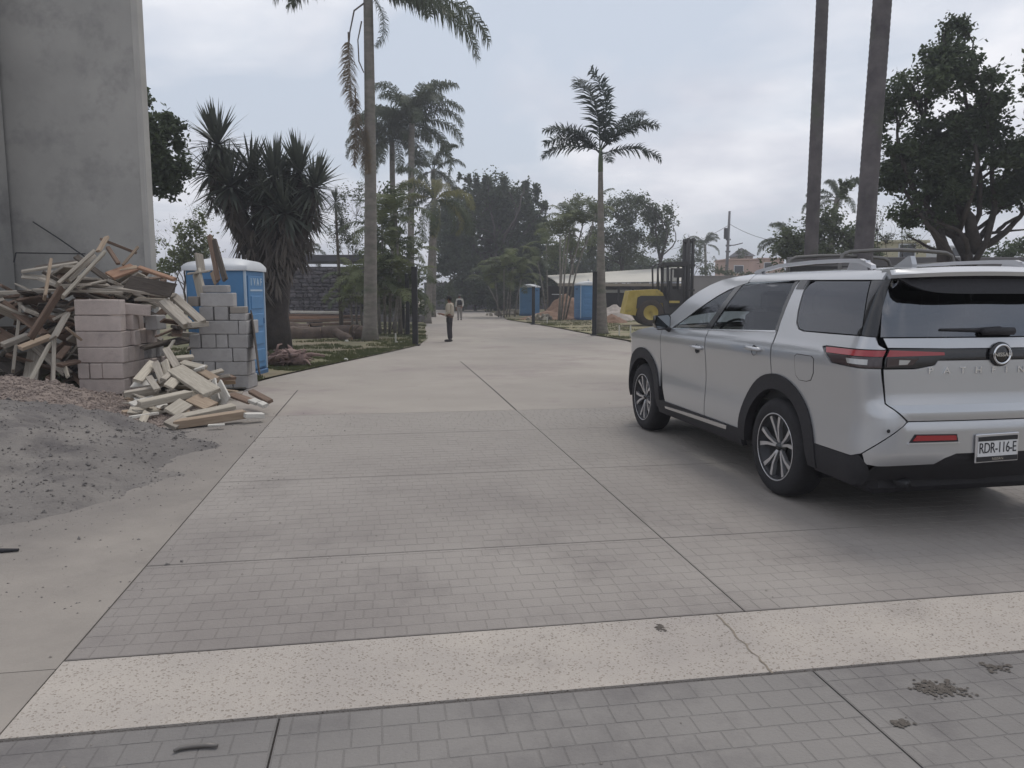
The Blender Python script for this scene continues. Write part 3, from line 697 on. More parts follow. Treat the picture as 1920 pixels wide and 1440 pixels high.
# mirrors
for sy in (1, -1):
    mb = MB(); R_ = Matrix.Rotation(.15*sy, 3, 'Z')
    vs = []
    for x, s_ in ((.0, 1.0), (.07, .92), (.125, .62)):
        for yy, zz in ((-.085,-.075),(.085,-.07),(.105,-.02),(.09,.07),(-.06,.085),(-.09,.05)): vs.append(R_@Vector((x, yy*s_, zz*s_)))
    fs = [(5,4,3,2,1,0)]+[(a*6+i, a*6+(i+1) % 6, a*6+6+(i+1) % 6, a*6+6+i) for a in (0, 1) for i in range(6)]+[(12,13,14,15,16,17)]
    mb.add([v+Vector((2.26, sy*1.055, 1.335)) for v in vs], fs); m_ = obj('door_mirror', mb, M_gloss, suv); auto_smooth(m_, 50)
    gl = MB().add([R_@Vector((-.003, yy*.88, zz*.85))+Vector((2.26, sy*1.055, 1.335)) for yy, zz in ((-.085,-.075),(.085,-.07),(.105,-.02),(.09,.07),(-.06,.085),(-.09,.05))], [(5,4,3,2,1,0)])
    obj('mirror_glass', gl, mat('mirror_face', (.35, .37, .38), .05, metal=1.0), m_)
    mb = MB().tube([(2.27,sy*1.02,1.265),(2.28,sy*.95,1.235)], [.022,.03], 8); mb.bbox((2.26,sy*1.055,1.253), (.05,.14,.012), .004); obj('mirror_arm', mb, M_clad, m_)
# lettering and badge
def text_mb(s, size, depth, spacing=1.0, bold=0.0):
    cu = bpy.data.curves.new('t', 'FONT'); cu.body = s; cu.size = size; cu.extrude = depth; cu.align_x = 'CENTER'; cu.align_y = 'CENTER'; cu.space_character = spacing; cu.offset = bold
    cu.resolution_u = 3
    o = bpy.data.objects.new('t', cu); COL.objects.link(o); dg = bpy.context.evaluated_depsgraph_get(); dg.update()
    me = bpy.data.meshes.new_from_object(o.evaluated_get(dg)); mb = MB(); mb.add([v.co[:] for v in me.vertices], [tuple(p.vertices) for p in me.polygons])
    bpy.data.objects.remove(o); bpy.data.curves.remove(cu); bpy.data.meshes.remove(me); return mb
def on_tail(mb, y, z, out=.004, sx=1.0):
    """lay flat text (x right, y up) on the tail, readable from behind"""
    vs = []
    for a, b, c in mb.v:
        yy = y-a*sx; p = shell(ur(abs(yy)), z+b, out+c); vs.append((p.x, yy, p.z))
    m2 = MB().add(vs, mb.f); return m2
word = 'PATHFINDER'
for i, ch in enumerate(word):
    yy = .515-i*(.118)+ (0 if i < 5 else .02)
    mb = text_mb(ch, .062, .004, bold=.0008); obj('badge_letter', on_tail(mb, yy, 1.128, sx=1.25), M_chrome, gate)
tw = Vector((shell(ur(0), 1.235).x, 0, 1.235))
mb = MB().lathe([(0,.0),(.075,.0),(.082,-.006),(.084,-.02)], 28, M=Matrix.Translation(tw+Vector((-.022,0,0)))@Matrix.Rotation(-PI/2, 4, 'Y')); bd = obj('emblem', mb, M_gloss, gate, True)
mb = MB().lathe([(.056,.004),(.060,.010),(.066,.010),(.070,.004)], 36, M=Matrix.Translation(tw+Vector((-.022,0,0)))@Matrix.Rotation(-PI/2, 4, 'Y')); obj('emblem_ring', mb, M_chrome, bd, True)
t = text_mb('NISSAN', .036, .003, bold=.0006); obj('emblem_name', MB().add([(tw.x-.032-c, -a*1.15, tw.z-.002+b) for a, b, c in t.v], t.f), M_chrome, bd)
# gate handle recess
mb = panel_mb([(ur(.125),.928),(ur(.0),.928),(ur(.0),.905),(ur(.10),.905)], both=True, out=.002, lip=.004); obj('gate_handle', mb, M_gloss, gate)
# licence plate
pc = Vector((shell(ur(0), .613).x-.010, .04, .608))
R_p = Matrix.Rotation(math.radians(-1.5), 4, 'X')
def pl(mb): mb.v = [tuple((R_p@Vector((0, b, c)))+pc+Vector((a, 0, 0))) for a, b, c in mb.v]; return mb
fr = MB(); fr.bbox((0,0,0), (.012,.335,.195), .004); plate = obj('number_plate_frame', pl(fr), M_alloy, suv)
mb = MB().box((-.0075,0,-.003), (.003,.305,.165)); pb = obj('number_plate', pl(mb), M_white, plate)
mb = MB().box((-.010,0,.066), (.002,.305,.030)); obj('plate_header', pl(mb), M_rimd, pb)
mb = MB().box((-.010,0,-.072), (.002,.315,.034)); obj('plate_footer', pl(mb), M_rimd, pb)
t = text_mb('RDR-116-E', .098, .001, .92); xs = [v[0] for v in t.v]; w_ = max(xs)-min(xs); k_ = .285/w_
obj('plate_number', pl(MB().add([(-.0105-c, -a*k_, b*1.05+.0) for a, b, c in t.v], t.f)), M_ink, pb)
t = text_mb('NISSAN', .026, .001, 1.0); obj('plate_maker_name', pl(MB().add([(-.012-c, -a, b-.073) for a, b, c in t.v], t.f)), M_chrome, pb)
# ---------------------------------------------------------------- tall rendered wall behind the wood pile
M_rend = mat('cement_render', srgb(142,140,136), .95, col2=srgb(166,163,158), scale=.35, stain=(srgb(124,122,120), .9, .5, .72), bump=.2, bscale=6, detail=8)
M_rend2 = mat('cement_render_edge', srgb(164,161,156), .95, var=.08, scale=1.5, bump=.2, bscale=8)
wl = thing('rendered_wall', 'tall bare cement rendered wall standing behind the wood pile', 'wall', (-7.5, 15.8, gz(15.8)))
x_r = at(281, 490, 15.8).x
mb = MB(); mb.bbox((x_r-3.0, 15.95, 5.5), (6.0, .28, 11.4), .02); obj('wall_face', mb, M_rend, wl, world=True)
mb = MB(); mb.bbox((x_r-.06, 15.95, 5.5), (.135, .30, 11.41), .03); obj('wall_edge_strip', mb, M_rend2, wl, world=True)
mb = MB(); mb.bbox((at(4, 500, 14.9).x-.80, 15.3, 5.5), (1.0, .9, 11.4), .03); obj('pier', mb, M_rend, wl, world=True)
mb = MB(); mb.tube([at(62, 416, 15.7), at(110, 447, 15.6), at(160, 482, 15.2)], .014, 6); tag(obj('steel_rod', mb, M_rimd), 'thin dark steel rod leaning against the tall grey wall', 'rod')
mb = MB(); mb.tube([at(30, 474, 15.3), at(160, 476, 15.2)], .012, 6); mb.tube([at(30, 474, 15.3), at(26, 492, 15.3)], .012, 6)
tag(obj('steel_bar', mb, M_rimd), 'thin bent horizontal steel bar low in front of the tall grey wall', 'rod')

# ---------------------------------------------------------------- concrete blocks
M_blkp = mat('block_pinkish', srgb(184,171,164), .95, var=.10, scale=6, objvar=.07, stain=(srgb(140,128,124), 3, .56, .8), bump=.5, bscale=45)
M_blkg = mat('block_grey', srgb(158,155,153), .95, var=.12, scale=6, objvar=.10, stain=(srgb(116,112,110), 3, .54, .8), bump=.5, bscale=45)
BL, BH, BD = .745, .255, .198
ORD = ['lowest', 'second', 'third', 'fourth', 'fifth', 'sixth', 'seventh', 'eighth']
NTH = ['first', 'second', 'third', 'fourth', 'fifth', 'sixth', 'seventh', 'eighth', 'ninth']
rb = random.Random(11)
def block(c, size, m, label, group, rz=0.0, ry=0.0):
    mb = MB().bbox((0, 0, 0), size, .012); 
    mb.v = [(a+rb.uniform(-.003,.003), b+rb.uniform(-.003,.003), d+rb.uniform(-.002,.002)) for a, b, d in mb.v]
    o = obj('concrete_block', mb, m, loc=c); o.rotation_euler = (0, ry, rz); return tag(o, label, 'block', group)
X1, Y1 = -6.34, 12.47
def stack_pink():
    g = 'pinkish blocks of the wider stack'; x0 = X1-BL
    for c in range(6):
        z = gz(Y1)+BH*(c+.5)+.004*c; deep = 7 if c < 4 else (5 if c == 4 else 3)
        y = Y1+rb.uniform(-.01,.01)*1; k = 0
        dx = (0, -.005, .01, -.005, -.015, .005)[c]
        if c == 1:
            for i, (w, o_) in enumerate(((.185, .0), (.20, .195), (.335, .405))):
                block((x0+o_+w/2, y+BL/2, z), (w, BL-.004, BH-.004), M_blkp, 'pinkish block set endwise in the second course of the wider stack, %s across' % NTH[i], g, rb.uniform(-.01,.01))
            y += BL; k = 3; deep = 7-3
        for i in range(deep):
            L_ = BL if c < 4 else (BL if i == 0 else BL*(.9 if i % 2 else 1.0))
            ox = dx+(rb.uniform(-.09,.05) if i else 0)
            if c == 5 and i > 0: L_ = .4; ox = .05
            m = M_blkp if (i < 4 or c > 2) else M_blkg
            block((x0+L_/2+ox, y+BD/2, z), (L_, BD-.016, BH-.005), m, 'block lying in the %s course of the wider pinkish stack, %s from its front' % (ORD[c], NTH[i+k]), g, rb.uniform(-.02,.02))
            y += BD
    # stragglers heaped on the far end
    z = gz(Y1)+BH*5
    block((X1+.02, Y1+.55, z+.10), (.40, .2, .19), M_blkp, 'broken pinkish block tilted on top of the wider stack', g, .5, .1)
    block((X1+.13, Y1+.95, z-.13), (.2, .42, .25), M_blkg, 'grey block resting across the far end of the wider stack', g, .06)
stack_pink()
X2, Y2 = -4.56, 13.25
def stack_grey():
    g = 'grey blocks of the narrow stack'; BH2 = .236
    rows = [ [(0,.42,.2),(.43,.27,.5),(.71,.27,.5)], [(0,.2,.6),(.21,.2,.6),(.42,.56,.2)], [(0,.72,.2),(.73,.25,.55)], [(-.02,.2,.6),(.19,.25,.6),(.45,.2,.6),(.66,.34,.2)], [(.16,.68,.2),(.85,.15,.6)], [(.17,.24,.5),(.43,.24,.5),(.69,.28,.2)], [(.20,.57,.2)], [(.25,.42,.2)] ]
    zc = gz(Y2)
    for c, row in enumerate(rows):
        h = BH2 if c < 7 else .13
        for i, (o_, w, d) in enumerate(row):
            dd = d if d > .3 else .2
            hh = h if not (c == 5 and i == 2) else .12
            block((X2-1.0+o_+w/2, Y2+dd/2+(.02 if c > 4 else 0), zc+hh/2), (w-.006, dd, hh-.004), M_blkg, 'grey block in the %s course of the narrow stack, %s from the wood pile side' % (ORD[c], NTH[i]), g, rb.uniform(-.02,.02))
            if dd < .3 and c < 6: block((X2-1.0+o_+w/2, Y2+.31, zc+hh/2), (w-.006, .2, hh-.004), M_blkg, 'grey block hidden behind the %s course of the narrow stack, %s along' % (ORD[c], NTH[i]), g, rb.uniform(-.02,.02))
            if c == 5 and i == 2: block((X2-1.0+o_+w/2+.0, Y2+.12, zc+hh*1.5), (w-.02, .2, hh-.004), M_strip, 'thin pale half block on the step of the narrow grey stack', g, .03)
        zc += h+.002
    block((X2-.93, Y2+.1, gz(Y2)+BH2*6+.10), (.17, .2, .17), M_strip, 'small pale cube of concrete on the narrow grey stack', g, .1)
stack_grey()

# ---------------------------------------------------------------- gravel and sand heaps
def heap(name, label, fn, x0, x1, y0, y1, m, n=70):
    mb = MB(); vs = []; fs = []; idx = {}
    for j in range(n+1):
        for i in range(n+1):
            x = x0+(x1-x0)*i/n; y = y0+(y1-y0)*j/n; h = fn(x, y); idx[(i, j)] = len(vs); vs.append((x, y, gz(y)+h))
    for j in range(n):
        for i in range(n):
            q = [idx[(i, j)], idx[(i+1, j)], idx[(i+1, j+1)], idx[(i, j+1)]]
            if max(vs[k][2]-gz(vs[k][1]) for k in q) > -.02: fs.append(tuple(q))
    mb.add(vs, fs); return tag(obj(name, mb, m, smooth=True), label, 'heap')
def fbm(x, y, s, seed=0.0): return mnoise.fractal(Vector((x*s, y*s, seed)), 1.0, 2.0, 5)
def h_grav(x, y):
    r = math.hypot((x+7.25)/1.75, (y-11.0)/1.55)+.10*fbm(x, y, 1.6, 4); h = .46*(1-r)
    h = h if h > .08 else .08*math.exp((h-.08)/.08)
    r2 = math.hypot((x+6.1)/2.4, (y-10.1)/1.75)+.16*fbm(x, y, 1.3, 7); h2 = .085*(1-r2**2)
    return max(h-.012, 0)+max(h2, -.04)+.022*fbm(x, y, 3, 2)-.02
def h_sand(x, y):
    r = math.hypot((x+7.2)/1.0, (y-7.0)*1.10)/4.15+.05*fbm(x, y, .9, 9)+.02*fbm(x, y, 3.5, 5); h = 1.0*(1-r)+.07*fbm(x, y, 1.3, 6)*(r < 1.05)
    h = h if h > .035 else .035*math.exp((h-.035)/.035)
    return h+.03*fbm(x, y, 2.2, 1)*min(1, h*8)+.014*fbm(x, y, 7, 3)-.03
M_sand = mat('grey_sand', srgb(96,92,90), .97, col2=srgb(122,117,112), scale=.8, stain=(srgb(80,76,76), 1.8, .5, .72), bump=.7, bscale=35)
M_grav = mat('reddish_gravel', srgb(122,110,103), .97, col2=srgb(146,133,124), scale=9, objvar=.05, stain=(srgb(100,90,86), 5, .5, .7), bump=.9, bscale=70)
hg = heap('gravel_heap', 'low heap of reddish gravel spilling in front of the pinkish block stack', h_grav, -11, -3.2, 7.2, 14.2, M_grav, 90)
hs = heap('sand_heap', 'broad low heap of grey sand spilling onto the pale concrete strip', h_sand, -11.5, -2.0, 3.4, 12.4, M_sand, 110)
def pebbles(name, parent, fn, x0, x1, y0, y1, n, s0, s1, m, seed, minh=.0):
    r = random.Random(seed); mb = MB(); k = 0; tries = 0
    while k < n and tries < n*8:
        tries += 1; x = r.uniform(x0, x1); y = r.uniform(y0, y1); h = fn(x, y)
        if h < minh: continue
        s = r.uniform(s0, s1)*(1+1.5*(r.random() > .97)); c = Vector((x, y, gz(y)+h+s*.15)); k += 1
        R_ = Matrix.Rotation(r.random()*6.28, 3, 'Z')@Matrix.Rotation(r.random()*3, 3, 'X')
        vs = [R_@Vector(v)*s*r.uniform(.7,1.2) for v in ((1,0,0),(-1,0,0),(0,.8,0),(0,-.8,0),(0,0,.6),(0,0,-.6))]
        mb.add([v+c for v in vs], [(0,2,4),(2,1,4),(1,3,4),(3,0,4),(2,0,5),(1,2,5),(3,1,5),(0,3,5)])
    return tag(obj(name, mb, m, parent), kind='stuff')
M_peb = mat('gravel_stone', srgb(126,114,107), .95, var=.25, scale=25)
M_pebg = mat('grey_stone_chip', srgb(108,104,101), .95, var=.25, scale=25)
pebbles('gravel_stones', hg, h_grav, -10.5, -3.6, 8.0, 13.5, 9000, .010, .024, M_peb, 1, .01)
tag(pebbles('sand_fringe', hs, lambda x, y: max(h_sand(x, y), -.001 if h_sand(x, y) > -.0295 else -1), -6.0, -2.0, 3.8, 10.5, 2600, .003, .010, M_pebg, 8, -.01), kind='stuff')
pebbles('stone_chips', hs, h_sand, -6.5, -2.3, 4.0, 10.5, 3200, .004, .018, M_pebg, 2, -.005)
# crumbs and stains scattered on the drive
def crumbs(n, seed):
    r = random.Random(seed); mb = MB()
    for i in range(n):
        p = r.uniform(-4.5, 4.5); q = 2.4+r.random()**1.3*14; v = rp(p, q, .002); s = r.uniform(.004, .011)
        mb.add([v+Vector((s, 0, 0)), v+Vector((0, s, 0)), v+Vector((-s, 0, 0)), v+Vector((0, -s, 0)), v+Vector((0, 0, s*.8))], [(0,1,4),(1,2,4),(2,3,4),(3,0,4)])
    return tag(obj('crumbs', mb, M_strip), kind='stuff')
crumbs(160, 5)
M_mud = mat('dried_mud', srgb(92,86,80), .97, var=.2, scale=30, bump=.6, bscale=60)
def mud(x, y, sx, sy, n, seed, label):
    r = random.Random(seed); d = ray(x, y); t = -CH/d.z; c = Vector((t*d.x, t*d.y, .004)); mb = MB()
    for i in range(n):
        v = c+Vector((r.gauss(0, sx), r.gauss(0, sy), 0)); s = r.uniform(.003, .012); k = 6
        pts = [v+Vector((math.cos(a)*s*r.uniform(.6,1.3), math.sin(a)*s*r.uniform(.5,1), 0)) for a in [2*PI*j/k for j in range(k)]]
        mb.add(pts+[v+Vector((0, 0, s*.3))], [(j, (j+1) % k, k) for j in range(k)])
    return tag(tag(obj('mud_clod', mb, M_mud), label, 'mud'), kind='stuff')
mud(1760, 1292, .05, .032, 220, 1, 'crumbled dried mud patch on the dark pavers near the corner of the picture')
mud(1690, 1357, .02, .012, 60, 2, 'small dried mud spot on dark pavers beside the long cut joint')
mud(1238, 1178, .012, .018, 50, 3, 'small mud spot on the pale aggregate band')
mud(1860, 1252, .035, .02, 50, 4, 'scatter of dried mud at the lower edge of the pale band')
mb = MB(); pts = [(326,1408),(338,1402),(360,1399),(385,1397),(408,1398)]
mb.tube([Vector((ray(x, y).x, ray(x, y).y, ray(x, y).z))*(-(CH-.011)/ray(x, y).z)+Vector((0, 0, CH)) for x, y in pts], [.006,.009,.009,.009,.007], 8); tag(obj('metal_staple', mb, mat('dull_steel', srgb(112,108,104), .5, metal=.4), smooth=True), 'short bent grey rod lying on the dark pavers', 'rod')
mb = MB(); mb.tube([Vector((-3.36,4.73,.012)), Vector((-3.26,4.74,.014)), Vector((-3.16,4.76,.012))], [.012,.015,.009], 7); tag(obj('dark_stick', mb, M_rimd), 'short dark stick lying on the pale concrete strip', 'stick')
# crack across the pale band
mb = MB(); r = random.Random(3); pts = []
for i in range(15):
    t = i/14; x = 1345+(1448-1345)*t+r.uniform(-4, 4); y = 1152+(1262-1152)*t; d = ray(x, y); pts.append(d*(-(CH-.005)/d.z)+Vector((0, 0, CH)))
vs = []
for i, p in enumerate(pts): w = .0035*r.uniform(.6, 1.6); vs += [p+Vector((-w, 0, 0)), p+Vector((w, 0, 0))]
mb.add(vs, [(2*i, 2*i+1, 2*i+3, 2*i+2) for i in range(len(pts)-1)]); tag(obj('band_crack', mb, mat('crack_dirt', srgb(130,120,108), .95)), kind='structure')

# ---------------------------------------------------------------- timber
WOODS = {}
for nm, c, c2 in (('grey', (136,128,118), (168,160,148)), ('pale', (152,144,131), (180,172,158)), ('tan', (140,122,104), (166,148,128)), ('brown', (98,80,68), (126,106,92)), ('dark', (66,58,52), (92,84,76)), ('orange', (138,106,86), (160,128,106)), ('white', (178,174,166), (200,196,188))):
    WOODS[nm] = mat('wood_'+nm, srgb(*c), .9, col2=srgb(*c2), scale=5, objvar=.10, bump=.35, bscale=14, stretch=(.6, 9, 9))
rw = random.Random(21)
def plank(p0, p1, w, th, m, label, group=None, roll=0.0, name='plank', nail=False):
    p0, p1 = Vector(p0), Vector(p1); d = p1-p0; L_ = d.length; x = d.normalized()
    up = Vector((0, 0, 1)) if abs(x.z) < .97 else Vector((0, 1, 0))
    y = up.cross(x).normalized(); z = x.cross(y); R_ = Matrix((x, y, z)).transposed()@Matrix.Rotation(roll, 3, 'X')
    mb = MB().bbox((0, 0, 0), (L_, w, th), min(.006, th*.2))
    e = th*.4; mb.v = [(a+rw.uniform(-e, e)*(1 if abs(a) > L_/2-.02 else 0)*.6, b, c+.0*a) for a, b, c in mb.v]
    o = obj(name, mb, WOODS[m], loc=(p0+p1)/2); o.rotation_mode = 'XYZ'; o.rotation_euler = R_.to_euler()
    return tag(o, label, 'plank', group)
def z1(x, y, Y): return at(x/3.6923, 420+y/3.6923, Y)          # coordinates in the enlarged view of the pile
G1 = 'boards of the big wood pile'
big = [  # x0,y0,Y0, x1,y1,Y1, width, thickness, wood, roll, label
 (645,195,12.7, 395,420,12.1, .16,.05,'grey', .5,'weathered grey plank slanting on top of the wood pile, upper of a pair'),
 (725,195,12.5, 435,505,11.9, .15,.045,'pale',.5,'long pale plank slanting on top of the wood pile, lower of a pair'),
 (650,215,12.9, 470,395,12.3, .07,.07,'grey',.2,'round edged grey batten between two slanting planks on the pile'),
 (740,90,13.6, 680,190,13.3, .09,.05,'tan',.3,'short tan board sticking up highest above the wood pile'),
 (700,105,13.7, 940,200,14.2, .08,.05,'brown',.2,'brown batten running level behind the top of the wood pile'),
 (745,160,13.6, 820,275,13.4, .07,.05,'brown',.2,'short dark brown prop under the highest board of the pile'),
 (955,160,13.6, 850,285,13.4, .09,.04,'tan',.4,'short yellowish board standing at the back of the wood pile'),
 (150,330,13.6, 560,265,13.9, .12,.04,'grey',.3,'long grey board lying level along the back of the wood pile'),
 (245,300,13.9, 600,250,14.1, .12,.04,'dark',.3,'dark board lying level at the very back of the wood pile'),
 (350,255,12.9, 310,510,12.4, .15,.045,'tan',1.2,'upright tan board at the far end of the wood pile'),
 (430,440,12.3, 210,790,11.9, .15,.05,'brown',.9,'long brown plank leaning down the far end of the wood pile'),
 (460,630,12.0, 370,790,11.7, .20,.045,'grey',.5,'broad grey plank leaning beside the pinkish blocks'),
 (375,790,11.9, 365,1110,11.5, .13,.05,'grey',1.3,'upright grey post board standing at the end of the wood pile'),
 (345,830,11.9, 185,1130,11.3, .11,.05,'pale',.7,'pale plank propped slantwise down to the gravel heap'),
 (20,840,12.2, 200,770,12.6, .12,.08,'grey',.2,'thick grey beam end poking out at the edge of the picture'),
 (140,860,11.9, 350,780,12.3, .13,.06,'tan',.3,'tan beam lying level below the thick grey beam end'),
 (460,720,12.2, 560,800,12.4, .10,.04,'tan',.4,'tan offcut wedged against the pinkish block stack'),
 (470,600,12.6, 590,560,12.9, .08,.04,'brown',.2,'brown batten end touching the top of the pinkish blocks'),
 (600,420,13.0, 740,390,13.3, .06,.03,'grey',.2,'thin grey lath lying on the crest of the wood pile'),
 (400,560,12.8, 580,600,13.1, .13,.05,'dark',.2,'dark board half buried in the wood pile'),
 (330,640,12.8, 560,700,13.1, .13,.05,'brown',.3,'brown board half buried low in the wood pile'),
 (170,480,13.4, 300,520,13.1, .06,.03,'white',.2,'thin whitish lath at the far end of the wood pile'),
 (150,490,13.2, 90,1020,12.6, .2,.05,'grey',1.2,'wide grey board standing on end beside the pier'),
 (200,600,13.3, 340,690,13.0, .1,.05,'dark',.3,'dark batten deep inside the wood pile'),
 (400,930,12.0, 470,850,12.4, .1,.04,'brown',.3,'brown splintered offcut low in the wood pile'),
 (410,980,11.9, 540,950,12.4, .1,.05,'brown',.3,'brown offcut lying just above the gravel heap'),
 (440,960,12.1, 470,1060,11.8, .06,.03,'pale',.8,'thin pale stick standing above the gravel heap'),
 (760,360,13.2, 930,300,13.6, .22,.05,'orange',.5,'reddish brown plank behind the top of the wood pile'),
 (960,300,13.4, 1210,385,12.9, .08,.05,'orange',.4,'orange brown batten edging the fallen board on the pile'),
 (820,320,13.4, 950,300,13.6, .12,.04,'tan',.4,'tan board under the orange batten on the pile'),
 (880,400,13.3, 1200,460,12.9, .26,.03,'dark',1.0,'broad dark weathered board hanging over behind the pinkish blocks'),
 (620,455,13.1, 960,460,13.4, .18,.04,'grey',.1,'grey board lying flat on the pinkish block stack'),
 (760,440,13.3, 1200,495,13.0, .16,.05,'grey',.2,'long grey board bridging from the pile towards the narrow stack'),
 (940,520,13.2, 1190,530,13.1, .12,.04,'grey',.2,'grey board just under the long bridging board'),
 (1130,540,12.9, 1300,700,12.5, .17,.10,'grey',.3,'thick grey beam falling between the two block stacks, nearer side'),
 (1200,500,13.1, 1400,680,12.7, .14,.07,'grey',.3,'thick grey beam falling between the two block stacks, farther side'),
 (1310,700,12.45, 1430,690,12.9, .10,.09,'grey',.0,'short grey block of timber ending the fallen beams'),
 (1480,110,13.75, 1560,390,13.35, .10,.05,'dark',1.1,'dark board standing on the narrow stack in front of the blue toilet'),
 (1450,80,13.8, 1510,390,13.45, .09,.05,'brown',1.1,'brown board standing on the narrow stack, beside a dark one'),
 (1375,205,13.9, 1395,330,13.9, .36,.04,'grey',1.5,'square grey panel piece standing on the narrow stack'),
 (1360,330,13.8, 1400,500,13.5, .24,.05,'pale',1.3,'weathered pale board below the square grey panel'),
 (1300,345,13.7, 1450,325,13.7, .10,.03,'grey',.2,'thin grey board lying across below the square grey panel'),
 (1470,330,13.6, 1500,410,13.5, .12,.03,'tan',1.3,'short tan board behind the dark standing boards'),
]
for (x0, y0, Ya, x1, y1, Yb, w, th, m, roll, lb) in big: plank(z1(x0, y0, Ya), z1(x1, y1, Yb), w, th, m, lb, G1, roll)
# body of the pile: hidden boards that fill its volume
gfill = 'boards buried in the body of the wood pile'
for i in range(165):
    x = rw.uniform(-9.2, -6.6); y = rw.uniform(12.9, 14.9); top = 2.2-.42*abs(x+7.6)-.30*abs(y-13.9); z = gz(y)+rw.uniform(.05, max(.1, top))
    if x > -7.15 and y < 13.95: y += 1.05
    a = rw.uniform(-1.2, 1.2); L_ = rw.uniform(.5, 1.5); tl = rw.uniform(-.7, .7); d = Vector((math.cos(a)*math.cos(tl), math.sin(a)*math.cos(tl), math.sin(tl)))*L_/2; c = Vector((x, y, z+.1))
    if (c.x+abs(d.x)) > -6.55: c.x -= .5
    if c.y+abs(d.y) > 15.5: c.y -= .5
    wc = rw.choice(['grey','brown','dark','grey','brown','pale','grey']); hgt = 'low down' if c.z < .35 else 'halfway up' if c.z < .8 else 'high up'; plc = 'at the pier end' if c.x < -8.5 else 'in the middle' if c.x < -7.6 else 'behind the pinkish blocks'; lng = 'long' if L_ > 1.15 else 'medium' if L_ > .8 else 'short'
    plank(c-d, c+d, rw.uniform(.12, .27), rw.uniform(.03, .06), wc, '%s %s board buried %s in the wood pile %s' % (lng, wc, hgt, plc), gfill, rw.uniform(-.6, .6))
for i in range(22):     # between the two stacks, dark hollow
    x = rw.uniform(-6.1, -5.65); y = rw.uniform(13.0, 14.6); z = gz(y)+rw.uniform(.05, 1.15); a = rw.uniform(.9, 2.2); L_ = rw.uniform(.5, 1.1); d = Vector((math.cos(a), math.sin(a), rw.uniform(-.2, .2)))*L_/2; c = Vector((x, y+.15, z))
    plank(c-d, c+d, rw.uniform(.07, .16), rw.uniform(.03, .06), rw.choice(['grey','brown','dark']), 'board jammed %s in the gap between the two block stacks' % ('low' if z < .4 else 'midway' if z < .8 else 'high'), 'boards between the block stacks', rw.uniform(-.6, .6))
G2 = 'timber offcuts spilled before the stacks'
scr = [
 (860,1185,10.6, 1095,1145,10.9, .12,.10,'grey',.1,'stubby grey timber nearest the pinkish stack in the offcut spill'),
 (965,1250,9.9, 1310,1175,10.4, .15,.09,'pale',.1,'long pale timber lying across the front of the offcut spill'),
 (1215,1005,11.4, 1470,1170,10.3, .24,.07,'pale',.35,'broad pale plank sloping down the middle of the offcut spill'),
 (1150,865,12.2, 1225,990,11.5, .11,.05,'grey',.4,'grey offcut at the top of the spill between the stacks'),
 (1205,805,12.5, 1170,860,12.3, .05,.03,'pale',.2,'thin pale sliver on top of the spill'),
 (950,1090,11.0, 1060,960,11.8, .13,.05,'pale',.4,'pale offcut leaning on the corner of the pinkish stack'),
 (1030,1060,11.0, 1090,1150,10.6, .09,.05,'grey',.3,'small grey offcut left of the broad pale plank'),
 (1075,960,11.6, 1130,1100,11.0, .10,.05,'grey',.5,'grey offcut standing steeply in the spill'),
 (1140,950,11.7, 1165,1050,11.3, .11,.04,'pale',.7,'pale offcut standing steeply in the spill'),
 (1130,1080,11.0, 1200,1020,11.4, .09,.05,'grey',.3,'grey offcut crossing under the broad pale plank'),
 (1165,1130,10.7, 1215,1080,11.0, .14,.04,'pale',.5,'squarish pale offcut under the broad plank'),
 (1220,930,12.0, 1340,920,12.1, .12,.05,'pale',.3,'pale offcut lying level high on the spill'),
 (1260,960,11.8, 1420,1000,11.6, .12,.05,'pale',.4,'pale offcut under the topmost one of the spill'),
 (1350,1010,11.6, 1420,990,11.6, .10,.05,'white',.3,'whitish offcut beside the narrow stack'),
 (1320,980,11.9, 1500,1080,11.2, .12,.05,'tan',.4,'tan offcut sloping against the narrow stack'),
 (1470,1095,11.1, 1500,1240,10.5, .16,.03,'white',1.0,'white board piece standing by the narrow stack'),
 (1500,1130,10.9, 1560,1250,10.4, .26,.03,'white',1.1,'broad white board piece propped at the foot of the spill'),
 (1330,1205,10.3, 1465,1265,10.0, .20,.04,'tan',.4,'yellowish offcut lying flat before the white board'),
 (1180,1310,9.7, 1290,1235,10.0, .2,.04,'pale',.5,'pale square offcut under the long pale timber'),
 (1260,1335,9.6, 1620,1260,10.1, .13,.05,'pale',.2,'long pale board at the foot of the spill, upper one'),
 (1200,1390,9.2, 1690,1315,9.7, .14,.10,'tan',.05,'thick tan beam lying at the front of the spill'),
 (1170,1400,9.1, 1270,1340,9.4, .16,.06,'grey',.5,'splintered grey beam end at the front of the spill'),
 (1690,1325,9.6, 1820,1325,9.75, .12,.06,'white',.05,'whitish timber end continuing the front beam'),
 (1440,1395,9.15, 1555,1390,9.2, .06,.025,'white',.0,'thin white lath lying loose before the front beam'),
 (1740,1160,11.0, 1870,1230,10.4, .09,.05,'brown',.3,'brown board by the foot of the narrow stack'),
 (1740,1220,10.4, 1790,1240,10.2, .10,.05,'white',.2,'small white chunk by the narrow stack, nearer the stack'),
 (1800,1240,10.2, 1840,1260,10.1, .09,.05,'white',.2,'small white chunk by the narrow stack, farther out'),
 (1600,1180,10.9, 1740,1230,10.5, .12,.04,'brown',.3,'dark brown board under the white boards'),
 (1520,1070,11.6, 1620,1060,11.8, .12,.05,'brown',.2,'brown board on the corner of the narrow stack'),
]
for (x0, y0, Ya, x1, y1, Yb, w, th, m, roll, lb) in scr: plank(z1(x0, y0, Ya), z1(x1, y1, Yb), w, th, m, lb, G2, roll)
